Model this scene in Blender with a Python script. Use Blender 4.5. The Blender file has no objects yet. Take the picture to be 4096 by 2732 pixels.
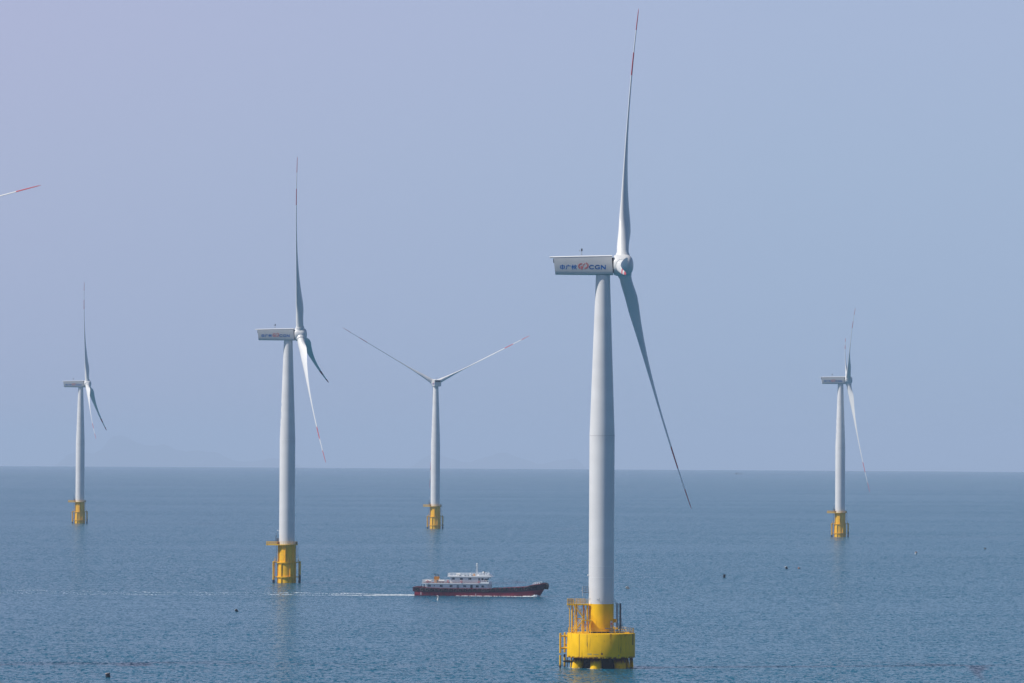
import bpy, math, random
from mathutils import Vector, Matrix
random.seed(7)
PI = math.pi
scene = bpy.context.scene
C = scene.collection
RE = 6371000.0                       # the sea is curved like the earth, so the horizon falls where it should

# ------------------------------------------------------------------ camera
cam_d = bpy.data.cameras.new("camera"); cam = bpy.data.objects.new("camera", cam_d); C.objects.link(cam)
scene.camera = cam
cam_d.sensor_width = 36.0; cam_d.lens = 19000.0/4096*36
cam_d.clip_start = 5.0; cam_d.clip_end = 250000.0
PITCH, ROLL = 0.02270, 0.00575
fwd = Vector((0, math.cos(PITCH), math.sin(PITCH))); right = Vector((1, 0, 0)); up = right.cross(fwd)
r2 = math.cos(ROLL)*right + math.sin(ROLL)*up; u2 = -math.sin(ROLL)*right + math.cos(ROLL)*up
cam.matrix_world = Matrix.Translation((0, 0, 53.94)) @ Matrix((r2, u2, -fwd)).transposed().to_4x4()

# ------------------------------------------------------------------ light
SUN_EL = math.radians(47); SUN_PHI = math.radians(76)      # high, from the left and a little behind the camera
sdir = Vector((-math.sin(SUN_PHI)*math.cos(SUN_EL), -math.cos(SUN_PHI)*math.cos(SUN_EL), math.sin(SUN_EL)))
world = bpy.data.worlds.new("World"); scene.world = world; world.use_nodes = True
wn = world.node_tree; bg = wn.nodes["Background"]
sky = wn.nodes.new("ShaderNodeTexSky"); sky.sky_type = 'NISHITA'; sky.sun_disc = False
sky.sun_elevation = SUN_EL; sky.sun_rotation = math.atan2(sdir.x, sdir.y)
sky.altitude = 0; sky.air_density = 0.6; sky.dust_density = 0.4; sky.ozone_density = 3.0
SKY_STR = 0.10
# summer haze in the lower air: a pale veil over the clear sky, densest near the horizon and gone higher up
tcw = wn.nodes.new("ShaderNodeTexCoord"); sxw = wn.nodes.new("ShaderNodeSeparateXYZ"); wn.links.new(tcw.outputs["Generated"], sxw.inputs[0])
rampw = wn.nodes.new("ShaderNodeValToRGB"); mrw = wn.nodes.new("ShaderNodeMapRange")
mrw.inputs[1].default_value = 0.0; mrw.inputs[2].default_value = 0.2; wn.links.new(sxw.outputs[2], mrw.inputs[0]); wn.links.new(mrw.outputs[0], rampw.inputs[0])
VEIL = ((0.0, (0.315, 0.415, 0.595)), (0.10, (0.335, 0.44, 0.63)), (0.30, (0.375, 0.475, 0.66)), (0.5, (0.41, 0.49, 0.69)), (1.0, (0.41, 0.49, 0.69)))
while len(rampw.color_ramp.elements) < len(VEIL): rampw.color_ramp.elements.new(0.5)
for e_, (p_, c_) in zip(rampw.color_ramp.elements, VEIL): e_.position = p_; e_.color = (*c_, 1)
sunward = wn.nodes.new("ShaderNodeMapRange"); sunward.inputs[1].default_value = 0.06; sunward.inputs[2].default_value = -0.13; wn.links.new(sxw.outputs[0], sunward.inputs[0])
warm = wn.nodes.new("ShaderNodeMix"); warm.data_type = 'RGBA'; warm.blend_type = 'MULTIPLY'; warm.inputs[7].default_value = (1.13, 0.985, 1.0, 1)
wn.links.new(sunward.outputs[0], warm.inputs[0]); wn.links.new(rampw.outputs[0], warm.inputs[6])
gain = wn.nodes.new("ShaderNodeVectorMath"); gain.operation = 'SCALE'; gain.inputs[3].default_value = 1.0/SKY_STR; wn.links.new(warm.outputs[2], gain.inputs[0])
fac = wn.nodes.new("ShaderNodeMapRange"); fac.interpolation_type = 'SMOOTHSTEP'
fac.inputs[1].default_value = 0.08; fac.inputs[2].default_value = 0.24; fac.inputs[3].default_value = 0.93; fac.inputs[4].default_value = 0.0; wn.links.new(sxw.outputs[2], fac.inputs[0])
mixw = wn.nodes.new("ShaderNodeMix"); mixw.data_type = 'RGBA'; wn.links.new(fac.outputs[0], mixw.inputs[0])
wn.links.new(sky.outputs[0], mixw.inputs[6]); wn.links.new(gain.outputs[0], mixw.inputs[7]); wn.links.new(mixw.outputs[2], bg.inputs[0])
bg.inputs[1].default_value = SKY_STR
sun_d = bpy.data.lights.new("sun", 'SUN'); sun = bpy.data.objects.new("sun", sun_d); C.objects.link(sun)
sun_d.energy = 4.6; sun_d.angle = math.radians(0.6); sun_d.color = (1.0, 0.94, 0.86)
sun.rotation_euler = sdir.to_track_quat('Z', 'Y').to_euler(); sun.location = (-300, -100, 400)
vs = scene.view_settings; vs.view_transform = 'Standard'; vs.look = 'None'; vs.exposure = 0; vs.gamma = 1
try: vs.use_curve_mapping = False
except Exception: pass
scene.cycles.volume_bounces = 1
HAZE = 5.0e-5

# ------------------------------------------------------------------ materials
def mat(name, col, rough=0.5, metal=0.0, var=0.0, vscale=1.0, spec=0.5, col2=None, coords='Object', stretch=(1, 1, 1)):
    m = bpy.data.materials.new(name); m.use_nodes = True; nt = m.node_tree; b = nt.nodes["Principled BSDF"]
    b.inputs["Base Color"].default_value = (*col, 1); b.inputs["Roughness"].default_value = rough
    b.inputs["Metallic"].default_value = metal; b.inputs["Specular IOR Level"].default_value = spec
    if var or col2:
        tc = nt.nodes.new("ShaderNodeTexCoord"); mp = nt.nodes.new("ShaderNodeMapping"); mp.inputs[3].default_value = stretch
        n = nt.nodes.new("ShaderNodeTexNoise"); n.inputs["Scale"].default_value = vscale; n.inputs["Detail"].default_value = 5
        nt.links.new(tc.outputs[coords], mp.inputs[0]); nt.links.new(mp.outputs[0], n.inputs["Vector"])
        r = nt.nodes.new("ShaderNodeMapRange"); r.inputs[1].default_value = 0.3; r.inputs[2].default_value = 0.7
        nt.links.new(n.outputs["Fac"], r.inputs[0])
        mx = nt.nodes.new("ShaderNodeMix"); mx.data_type = 'RGBA'
        c2 = col2 or tuple(c*(1-var) for c in col)
        mx.inputs[6].default_value = (*col, 1); mx.inputs[7].default_value = (*c2, 1)
        nt.links.new(r.outputs[0], mx.inputs[0]); nt.links.new(mx.outputs[2], b.inputs["Base Color"])
    return m

def rusty(name, paint, rust, streak=0.62, low=None, high=None, edge=None, spots=0.68):
    """weathered paint: rust streaks that run down, patches near given heights (object z)"""
    m = bpy.data.materials.new(name); m.use_nodes = True; nt = m.node_tree; b = nt.nodes["Principled BSDF"]
    N, L = nt.nodes, nt.links
    tc = N.new("ShaderNodeTexCoord")
    def noise(sc, st, det=4):
        mp = N.new("ShaderNodeMapping"); mp.inputs[3].default_value = st
        n = N.new("ShaderNodeTexNoise"); n.inputs["Scale"].default_value = sc; n.inputs["Detail"].default_value = det
        L.new(tc.outputs["Object"], mp.inputs[0]); L.new(mp.outputs[0], n.inputs["Vector"]); return n.outputs["Fac"]
    def rng(s, a, c, t0=0.0, t1=1.0):
        r = N.new("ShaderNodeMapRange"); r.inputs[1].default_value = a; r.inputs[2].default_value = c
        r.inputs[3].default_value = t0; r.inputs[4].default_value = t1; L.new(s, r.inputs[0]); return r.outputs[0]
    def mth(op, a, c):
        q = N.new("ShaderNodeMath"); q.operation = op
        for i, v in enumerate((a, c)):
            if isinstance(v, (int, float)): q.inputs[i].default_value = v
            else: L.new(v, q.inputs[i])
        return q.outputs[0]
    sx = N.new("ShaderNodeSeparateXYZ"); L.new(tc.outputs["Object"], sx.inputs[0]); z = sx.outputs[2]
    f = mth('MULTIPLY', rng(noise(1.0, (1.6, 1.6, 0.07)), streak, streak+0.06), rng(noise(0.5, (1, 1, 1)), 0.42, 0.62))
    f = mth('MAXIMUM', f, mth('MULTIPLY', rng(noise(2.2, (1, 1, 1.5)), spots, spots+0.03), 0.8))
    if edge is not None:                                   # bitten lower edge
        e = rng(z, edge, edge+0.42, 1, 0)
        f = mth('MAXIMUM', f, mth('MULTIPLY', e, rng(noise(1.6, (1, 1, .8)), 0.44, 0.52)))
    if high is not None:                                   # rust creeping down from the top
        e = rng(z, high[0], high[1], 0, 1)
        q = mth('ADD', mth('MULTIPLY', e, 0.75), mth('MULTIPLY', noise(1.3, (1, 1, .4)), 0.6))
        f = mth('MAXIMUM', f, rng(q, 0.50, 0.80))
    if low is not None:
        e = rng(z, low[0], low[1], 1, 0)
        q = mth('ADD', mth('MULTIPLY', e, 0.7), mth('MULTIPLY', noise(1.5, (1, 1, 1)), 0.5))
        f = mth('MAXIMUM', f, rng(q, 0.6, 0.85))
    fade = N.new("ShaderNodeMix"); fade.data_type = 'RGBA'
    fade.inputs[6].default_value = (*paint, 1); fade.inputs[7].default_value = (*[c*0.86 for c in paint], 1)
    L.new(rng(noise(0.6, (1, 1, .5)), 0.35, 0.65), fade.inputs[0])
    mx = N.new("ShaderNodeMix"); mx.data_type = 'RGBA'; L.new(f, mx.inputs[0]); L.new(fade.outputs[2], mx.inputs[6])
    rc = N.new("ShaderNodeMix"); rc.data_type = 'RGBA'; rc.inputs[6].default_value = (*rust, 1)
    rc.inputs[7].default_value = (*[c*0.35 for c in rust], 1); L.new(rng(noise(3, (1, 1, 1)), .4, .6), rc.inputs[0])
    L.new(rc.outputs[2], mx.inputs[7]); L.new(mx.outputs[2], b.inputs["Base Color"])
    b.inputs["Roughness"].default_value = 0.55; b.inputs["Specular IOR Level"].default_value = 0.1
    return m

YEL = (0.93, 0.54, 0.002)
M = dict(
    white=mat("tower_paint", (0.74, 0.74, 0.74), 0.42, var=0.11, vscale=0.3, stretch=(.25, .25, .7)),
    nac=mat("nacelle_gelcoat", (0.68, 0.66, 0.64), 0.40, var=0.06, vscale=0.5),
    blade=mat("blade_gelcoat", (0.72, 0.73, 0.73), 0.38, var=0.05, vscale=0.15),
    red=mat("blade_red", (0.50, 0.05, 0.06), 0.45),
    joint=mat("joint_paint", (0.50, 0.50, 0.50), 0.5),
    seam=mat("seam_paint", (0.80, 0.80, 0.80), 0.5),
    dark=mat("dark_rubber", (0.015, 0.016, 0.02), 0.7),  # also blackens the shadow ring at the tower foot
    vent=mat("vent_grey", (0.06, 0.075, 0.095), 0.6),
    metal=mat("galvanised_steel", (0.30, 0.32, 0.34), 0.5, 0.3),
    gmet=mat("grey_steel", (0.12, 0.13, 0.16), 0.5, 0.2),
    blue=mat("letter_blue", (0.006, 0.12, 0.40), 0.5),
    lred=mat("emblem_red", (0.62, 0.08, 0.07), 0.5),
    yel=rusty("yellow_paint_tower", YEL, (0.20, 0.055, 0.008), streak=0.66, spots=0.74),
    ycap=rusty("yellow_paint_cap", YEL, (0.17, 0.04, 0.008), streak=0.60, edge=2.75, spots=0.72),
    ypile=rusty("yellow_paint_pile", YEL, (0.13, 0.025, 0.012), streak=0.6, high=(0.2, 3.0), low=(-.5, .25), spots=0.66),
    ymono=rusty("yellow_paint_monopile", (0.92, 0.50, 0.012), (0.24, 0.08, 0.015), streak=0.60, low=(-0.5, 0.7), spots=0.70),
    yrail=mat("yellow_rail", (0.80, 0.50, 0.02), 0.5, col2=(0.62, 0.36, 0.04), vscale=1.2, var=.1),
    ytube=rusty("yellow_tube", (0.78, 0.47, 0.015), (0.16, 0.05, 0.012), streak=0.58, low=(0.0, 1.6), spots=0.66),
    grate=mat("rusty_grating", (0.42, 0.25, 0.07), 0.7, col2=(0.25, 0.12, 0.04), vscale=2),
    org=mat("orange_sign", (0.75, 0.24, 0.01), 0.5),
    sign=mat("white_sign", (0.65, 0.65, 0.68), 0.5),
    fouling=mat("marine_growth", (0.020, 0.018, 0.018), 0.85, var=.4, vscale=3),  # growth at the waterline; also colours the shade core under the cap
    wship=mat("ship_white", (0.90, 0.90, 0.90), 0.45, col2=(0.84, 0.84, 0.84), vscale=0.6, stretch=(1, 1, .3)),
    hull=mat("hull_red", (0.27, 0.016, 0.045), 0.5, col2=(0.19, 0.014, 0.035), vscale=0.5, stretch=(.5, 1, 1)),
    belt=mat("hull_dark", (0.07, 0.018, 0.045), 0.6, col2=(0.045, 0.015, 0.035), vscale=0.9),
    tyre=mat("tyre_rubber", (0.014, 0.015, 0.026), 0.75, var=.3, vscale=2),
    tyrel=mat("worn_tyre", (0.06, 0.055, 0.07), 0.8, var=.3, vscale=2),
    deck=mat("deck_red", (0.16, 0.035, 0.03), 0.7, var=.3, vscale=1),
    funnel=mat("funnel_orange", (0.62, 0.26, 0.015), 0.5, col2=(0.5, 0.19, 0.015), vscale=0.8),
    glass=mat("dark_glass", (0.015, 0.02, 0.03), 0.12),
    glassl=mat("curtained_glass", (0.16, 0.19, 0.23), 0.25),
    lbred=mat("lifebuoy_red", (0.60, 0.05, 0.05), 0.5),
    lbw=mat("lifebuoy_white", (0.75, 0.7, 0.7), 0.5),
    raft=mat("raft_white", (0.82, 0.80, 0.76), 0.4),
    foam=mat("sea_foam", (0.80, 0.84, 0.86), 0.8),
    cloth=mat("dark_cloth", (0.02, 0.022, 0.035), 0.9), cloth2=mat("grey_cloth", (0.06, 0.05, 0.07), 0.9),
    skin=mat("skin", (0.28, 0.15, 0.10), 0.6),
    btan=mat("buoy_tan", (0.50, 0.40, 0.34), 0.7), bblk=mat("buoy_black", (0.012, 0.014, 0.025), 0.6),
    bwht=mat("buoy_white", (0.80, 0.78, 0.74), 0.5), bbrn=mat("buoy_brown", (0.22, 0.09, 0.05), 0.7),
    hill=mat("hill_green", (0.05, 0.06, 0.05), 0.9, var=.3, vscale=0.003),
    boatd=mat("far_boat_grey", (0.05, 0.05, 0.06), 0.7),
)

# ------------------------------------------------------------------ mesh helper
class MB:
    def __init__(s): s.v = []; s.f = []; s.m = []
    def add(s, vs_, fs_, mi=0):
        o = len(s.v); s.v += [tuple(v) for v in vs_]; s.f += [tuple(i+o for i in f) for f in fs_]; s.m += [mi]*len(fs_); return s
    def box(s, x0, x1, y0, y1, z0, z1, mi=0):
        return s.add([(x0,y0,z0),(x1,y0,z0),(x1,y1,z0),(x0,y1,z0),(x0,y0,z1),(x1,y0,z1),(x1,y1,z1),(x0,y1,z1)],
                     [(0,3,2,1),(4,5,6,7),(0,1,5,4),(1,2,6,5),(2,3,7,6),(3,0,4,7)], mi)
    def tube(s, p0, p1, r0, r1=None, n=8, mi=0, caps=True):
        p0, p1 = Vector(p0), Vector(p1); r1 = r0 if r1 is None else r1
        q = (p1-p0).to_track_quat('Z', 'Y'); vs_ = []
        for p, r in ((p0, r0), (p1, r1)):
            for i in range(n):
                a = 2*PI*i/n; vs_.append(p + q @ Vector((r*math.cos(a), r*math.sin(a), 0)))
        fs_ = [(i, (i+1) % n, n+(i+1) % n, n+i) for i in range(n)]
        if caps: fs_ += [tuple(reversed(range(n))), tuple(range(n, 2*n))]
        return s.add(vs_, fs_, mi)
    def path(s, pts, r, n=6, mi=0):
        for a, b in zip(pts, pts[1:]): s.tube(a, b, r, n=n, mi=mi)
        return s
    def lathe(s, prof, n=48, mi=0, c=(0, 0, 0), mis=None, caps=True, ang0=0, ang1=2*PI):
        vs_ = []; full = abs(ang1-ang0-2*PI) < 1e-6; k = n if full else n+1
        for r, z in prof:
            for i in range(k):
                a = ang0+(ang1-ang0)*i/n; vs_.append((c[0]+r*math.cos(a), c[1]+r*math.sin(a), c[2]+z))
        o = len(s.v); s.v += vs_
        for j in range(len(prof)-1):
            for i in range(n):
                i2 = (i+1) % k
                s.f.append((o+j*k+i, o+j*k+i2, o+(j+1)*k+i2, o+(j+1)*k+i)); s.m.append(mis[j] if mis else mi)
        if caps and full:
            if prof[0][0] > 0: s.f.append(tuple(reversed([o+i for i in range(k)]))); s.m.append(mis[0] if mis else mi)
            if prof[-1][0] > 0: s.f.append(tuple([o+(len(prof)-1)*k+i for i in range(k)])); s.m.append(mis[-1] if mis else mi)
        return s
    def torus(s, c, R, r, axis='y', n=20, k=8, mi=0):
        vs_ = []
        for i in range(n):
            a = 2*PI*i/n
            for j in range(k):
                b = 2*PI*j/k; d = R+r*math.cos(b); h = r*math.sin(b)
                u, w = d*math.cos(a), d*math.sin(a)
                p = {'y': (u, h, w), 'z': (u, w, h), 'x': (h, u, w)}[axis]
                vs_.append((c[0]+p[0], c[1]+p[1], c[2]+p[2]))
        fs_ = [(i*k+j, i*k+(j+1) % k, ((i+1) % n)*k+(j+1) % k, ((i+1) % n)*k+j) for i in range(n) for j in range(k)]
        return s.add(vs_, fs_, mi)
    def prism(s, poly, y0, y1, mi=0):
        """poly: list of (x,z) extruded along y"""
        n = len(poly); vs_ = [(x, y0, z) for x, z in poly]+[(x, y1, z) for x, z in poly]
        return s.add(vs_, [tuple(range(n)), tuple(reversed(range(n, 2*n)))]+[(i, n+i, n+(i+1) % n, (i+1) % n) for i in range(n)], mi)
    def prismz(s, poly, z0, z1, mi=0):
        n = len(poly); vs_ = [(x, y, z0) for x, y in poly]+[(x, y, z1) for x, y in poly]
        return s.add(vs_, [tuple(reversed(range(n))), tuple(range(n, 2*n))]+[(i, (i+1) % n, n+(i+1) % n, n+i) for i in range(n)], mi)
    def sphere(s, c, r, n=14, k=8, mi=0, sc=(1, 1, 1)):
        prof = [(r*math.sin(PI*j/k)*1.0, -r*math.cos(PI*j/k)) for j in range(k+1)]; o = len(s.v)
        s.lathe([(max(a, 1e-4), b) for a, b in prof], n, mi, caps=False)
        for i in range(o, len(s.v)):
            x, y, z = s.v[i]; s.v[i] = (c[0]+x*sc[0], c[1]+y*sc[1], c[2]+z*sc[2])
        return s
    def mesh(s, name, mats, smooth=True):
        me = bpy.data.meshes.new(name); me.from_pydata(s.v, [], s.f)
        for m_ in (mats if isinstance(mats, (list, tuple)) else [mats]): me.materials.append(m_)
        me.polygons.foreach_set("material_index", s.m)
        import bmesh
        bm = bmesh.new(); bm.from_mesh(me); bmesh.ops.recalc_face_normals(bm, faces=bm.faces); bm.to_mesh(me); bm.free()
        if smooth:
            me.polygons.foreach_set("use_smooth", [True]*len(me.polygons)); me.set_sharp_from_angle(angle=math.radians(38))
        me.update(); return me
    def split(s):
        """the mesh's far-apart pieces, each as a helper of its own"""
        n = len(s.v); root = list(range(n))
        def find(i):
            while root[i] != i: root[i] = root[root[i]]; i = root[i]
            return i
        for f in s.f:
            for q in f[1:]: root[find(q)] = find(f[0])
        isl = {}
        for i in range(n): isl.setdefault(find(i), []).append(i)
        keys = list(isl); k = len(keys)
        if k < 2: return [s]
        bb = []
        for q in keys:
            P3 = [s.v[i] for i in isl[q]]; bb.append(([min(p[c] for p in P3) for c in range(3)], [max(p[c] for p in P3) for c in range(3)]))
        size = [max(h[c]-l[c] for c in range(3)) for l, h in bb]; r2_ = list(range(k))
        def fd(i):
            while r2_[i] != i: r2_[i] = r2_[r2_[i]]; i = r2_[i]
            return i
        for i in range(k):
            for j in range(i+1, k):
                g_ = math.sqrt(sum(max(0.0, bb[i][0][c]-bb[j][1][c], bb[j][0][c]-bb[i][1][c])**2 for c in range(3)))
                if g_ <= max(.02, .5*max(size[i], size[j])): r2_[fd(i)] = fd(j)
        isl_no = {q: fd(i) for i, q in enumerate(keys)}; groups = sorted(set(isl_no.values()))
        if len(groups) < 2: return [s]
        out = []
        for g_ in groups:
            m = MB(); mp = {}
            for f, mi in zip(s.f, s.m):
                if isl_no[find(f[0])] != g_: continue
                for i in f:
                    if i not in mp: mp[i] = len(m.v); m.v.append(s.v[i])
                m.f.append(tuple(mp[i] for i in f)); m.m.append(mi)
            if m.f: out.append(m)
        return out
    def build(s, name, mats, parent=None, smooth=True, loc=(0, 0, 0), rz=0, kind=None):
        first = None
        for q in (s.split() if parent is not None and kind is None else [s]):
            o = bpy.data.objects.new(name, q.mesh(name, mats, smooth)); C.objects.link(o); o.parent = parent
            o.location = loc; o.rotation_euler = (0, 0, rz); first = first or o
            if kind: o["kind"] = kind
        return first

def empty(name, loc, label, cat, group=None, rz=0):
    o = bpy.data.objects.new(name, None); C.objects.link(o); o.location = loc; o.rotation_euler = (0, 0, rz)
    return tag(o, label, cat, group)
def tag(o, label, cat, group=None):
    o["label"] = label; o["category"] = cat
    if group: o["group"] = group
    return o
def dup(o, parent=None):
    c = o.copy(); C.objects.link(c); c.parent = parent
    for ch in list(o.children): dup(ch, c)
    return c
def sea_z(x, y): return -(x*x+y*y)/(2*RE)

# ------------------------------------------------------------------ sea
def sea_material():
    m = bpy.data.materials.new("sea_water"); m.use_nodes = True; nt = m.node_tree; N, L = nt.nodes, nt.links
    b = N["Principled BSDF"]; geo = N.new("ShaderNodeNewGeometry")
    def noise(sc, st=(1, 1, 1), det=2, rot=0.0, rough=.5):
        mp = N.new("ShaderNodeMapping"); mp.inputs[3].default_value = st; mp.inputs[2].default_value = (0, 0, rot)
        n = N.new("ShaderNodeTexNoise"); n.noise_dimensions = '2D'; n.inputs["Scale"].default_value = sc
        n.inputs["Detail"].default_value = det; n.inputs["Roughness"].default_value = rough
        L.new(geo.outputs["Position"], mp.inputs[0]); L.new(mp.outputs[0], n.inputs["Vector"]); return n
    def vm(op, a, c):
        q = N.new("ShaderNodeVectorMath"); q.operation = op
        for i, v in enumerate((a, c)):
            if v is None: continue
            if isinstance(v, tuple): q.inputs[i].default_value = v
            else: L.new(v, q.inputs[i])
        return q.outputs[0]
    def rng(sx, a, c, t0, t1):
        r = N.new("ShaderNodeMapRange"); r.inputs[1].default_value = a; r.inputs[2].default_value = c
        r.inputs[3].default_value = t0; r.inputs[4].default_value = t1; L.new(sx, r.inputs[0]); return r.outputs[0]
    total = None
    for sc, amp, rot, st in ((1.3, 0.80, .08, (1, .5, 1)), (0.7, 0.66, -.12, (.9, .4, 1)), (0.26, 0.38, .1, (.7, .6, 1)), (0.07, 0.13, .15, (.5, 1, 1)), (0.02, 0.06, .1, (.4, 1, 1))):
        n = noise(sc, st, 2.5, rot, .6)
        d = vm('MULTIPLY', vm('SUBTRACT', n.outputs["Color"], (.5, .5, .5)), (amp*2, amp*2, 0))
        total = d if total is None else vm('ADD', total, d)
    # cat's paws: broad patches of rougher and calmer water
    patch = rng(noise(0.0045, (.35, 1, 1), 4, 0.05).outputs["Fac"], .32, .68, 0.58, 1.32)
    sc_ = N.new("ShaderNodeVectorMath"); sc_.operation = 'SCALE'; L.new(total, sc_.inputs[0]); L.new(patch, sc_.inputs[3])
    nrm = vm('NORMALIZE', vm('ADD', geo.outputs["Normal"], sc_.outputs[0]), None)
    L.new(nrm, b.inputs["Normal"])
    b.inputs["Base Color"].default_value = (0.001, 0.092, 0.157, 1); b.inputs["Specular Tint"].default_value = (0.84, 0.97, 1.0, 1)
    b.inputs["Roughness"].default_value = 0.21; b.inputs["IOR"].default_value = 1.333
    return m
sea_m = sea_material()
rings = [0.5, 200, 400, 600, 800]+[900+50*i for i in range(60)]+[3900+100*i for i in range(1, 60)]+[9800+300*i for i in range(1, 95)]+[38000+900*i for i in range(1, 63)]
mb = MB(); n = 240
mb.lathe([(r, -r*r/(2*RE)) for r in rings], n, caps=False)
sea = mb.build("sea", sea_m); sea["kind"] = "structure"
SEA_R = rings[-1]

# far hills beyond the horizon
def ridge(name, x0, x1, y, prof, seedv):
    rnd = random.Random(seedv); mb = MB(); nx = 80; rows = []
    for j, (dy, k) in enumerate(((-1800, 0), (-900, .55), (0, 1), (700, .5), (1200, 0))):
        row = []
        for i in range(nx+1):
            t = i/nx; x = x0+(x1-x0)*t; h = 0
            for c, w, a in prof: h += a*math.exp(-((t-c)/w)**2)
            h *= min(1, t*8, (1-t)*8); h += h*0.03*math.sin(i*.9+seedv)+h*.025*rnd.uniform(-1, 1)
            row.append((x, y+dy, sea_z(x, y+dy)-3+h*k))
        rows += row
    w = nx+1
    mb.add(rows, [(j*w+i, j*w+i+1, (j+1)*w+i+1, (j+1)*w+i) for j in range(4) for i in range(nx)])
    o = mb.build(name, M['hill']); o["kind"] = "structure"; return o
ridge("hills", -6600, -2400, 65000, ((.29, .07, 490), (.42, .09, 390), (.15, .08, 310), (.58, .1, 320), (.8, .12, 240)), 1)
ridge("hills", -2400, 1400, 66000, ((.35, .10, 310), (.6, .14, 345), (.85, .1, 260)), 2)

# haze: one closed box of even air
mb = MB().box(-98000, 98000, -98000, 98000, -(97000.0**2)/(2*RE)-1.5, 275)
haze_m = bpy.data.materials.new("haze_air"); haze_m.use_nodes = True; nt = haze_m.node_tree
nt.nodes.remove(nt.nodes["Principled BSDF"]); pv = nt.nodes.new("ShaderNodeVolumePrincipled")
pv.inputs["Color"].default_value = (0.69, 0.81, 1.0, 1); pv.inputs["Density"].default_value = HAZE; pv.inputs["Anisotropy"].default_value = 0.0
nt.links.new(pv.outputs[0], nt.nodes["Material Output"].inputs["Volume"])
haze = mb.build("haze", haze_m, smooth=False); haze["kind"] = "stuff"; haze["label"] = "pale blue haze over the open sea"

# ------------------------------------------------------------------ turbine parts
HUB = Vector((4.9, 0, 100.0))
def tower_mesh(zb, yellow_top=None):
    """(radius, z) of the tower: straight below 57.6 m, tapering above"""
    prof = [(3.12, zb)]; mis = []
    if yellow_top: prof += [(3.12, yellow_top)]; mis += [1]
    for z in (22.4, 25.2, 35, 46, 57.6): prof.append((3.13, z)); mis.append(0)
    for z in (67, 77, 87, 97.5): prof.append((3.13-(z-57.6)*(1.38/39.9), z)); mis.append(0)
    return MB().lathe(prof, 72, mis=mis)
def seam_mesh(zs):
    mb = MB()
    for z in zs:
        r = 3.13 if z <= 57.6 else 3.13-(z-57.6)*(1.38/39.9)
        mb.lathe([(r-.02, z-.06), (r+.035, z-.05), (r+.035, z+.05), (r-.02, z+.06)], 72, caps=False)
    return mb

def nacelle_mesh():
    # section across y: box with rounded lower corners, running along x with slanted ends
    def ring(xt, xb, zt, zb):
        w = 2.3; pts = [(-w, 0), (w, 0)]
        out = []
        prof = [(-w+.12, 1.0), (w-.12, 1.0), (w, .97), (w, .16), (w-.18, .05), (w-.6, 0), (-w+.6, 0), (-w+.18, .05), (-w, .16), (-w, .97)]
        for y, t in prof: out.append((xb+(xt-xb)*t, y, zb+(zt-zb)*t))
        return out
    secs = [ring(-12.25, -11.80, 101.84, 97.60), ring(-6, -6, 102.0, 97.56), ring(0, 0, 102.14, 97.54), ring(2.2, 2.55, 102.2, 97.55)]
    k = 10; vs_ = sum(secs, []); fs_ = []
    for j in range(3):
        for i in range(k): fs_.append((j*k+i, j*k+(i+1) % k, (j+1)*k+(i+1) % k, (j+1)*k+i))
    fs_ += [tuple(reversed(range(k))), tuple(range(3*k, 4*k))]
    mb = MB().add(vs_, fs_)
    return mb
def roof_mesh():
    # shallow cover plate, its long edges chamfered, overhanging the rear
    def sec(x, z0, z1): return [(x, -2.34, z0), (x, -2.36, z0+.03), (x, -2.12, z1), (x, 2.12, z1), (x, 2.36, z0+.03), (x, 2.34, z0)]
    secs = [sec(-13.25, 101.80, 101.98), sec(-12.3, 101.79, 102.04), sec(-6, 101.97, 102.22), sec(0, 102.11, 102.36), sec(2.3, 102.17, 102.42)]
    vs_ = sum(secs, []); k = 6
    fs_ = [(j*k+i, j*k+(i+1) % k, (j+1)*k+(i+1) % k, (j+1)*k+i) for j in range(4) for i in range(k)]+[tuple(range(k)), tuple(range(4*k, 5*k))]
    return MB().add(vs_, fs_)

def stroke(mb, pts, w, y, closed=False, mi=0, th=0.03):
    """flat letter stroke on the plane y, proud by th"""
    n = len(pts); segs = [(pts[i], pts[(i+1) % n]) for i in range(n if closed else n-1)]
    for (x0, z0), (x1, z1) in segs:
        dx, dz = x1-x0, z1-z0; l = math.hypot(dx, dz) or 1e-6; ux, uz = dx/l, dz/l; e = w*.5
        a = (x0-ux*e*.6, z0-uz*e*.6); b = (x1+ux*e*.6, z1+uz*e*.6); px, pz = -uz*e, ux*e
        mb.prism([(a[0]+px, a[1]+pz), (b[0]+px, b[1]+pz), (b[0]-px, b[1]-pz), (a[0]-px, a[1]-pz)], min(y, y-th), max(y, y-th), mi)
def arc(cx, cz, rx, rz, a0, a1, n=10):
    return [(cx+rx*math.cos(math.radians(a0+(a1-a0)*i/n)), cz+rz*math.sin(math.radians(a0+(a1-a0)*i/n))) for i in range(n+1)]
K = 75.65
def P(X, Y): return ((X-1242)/K, 100+(530-Y)/K)
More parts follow.
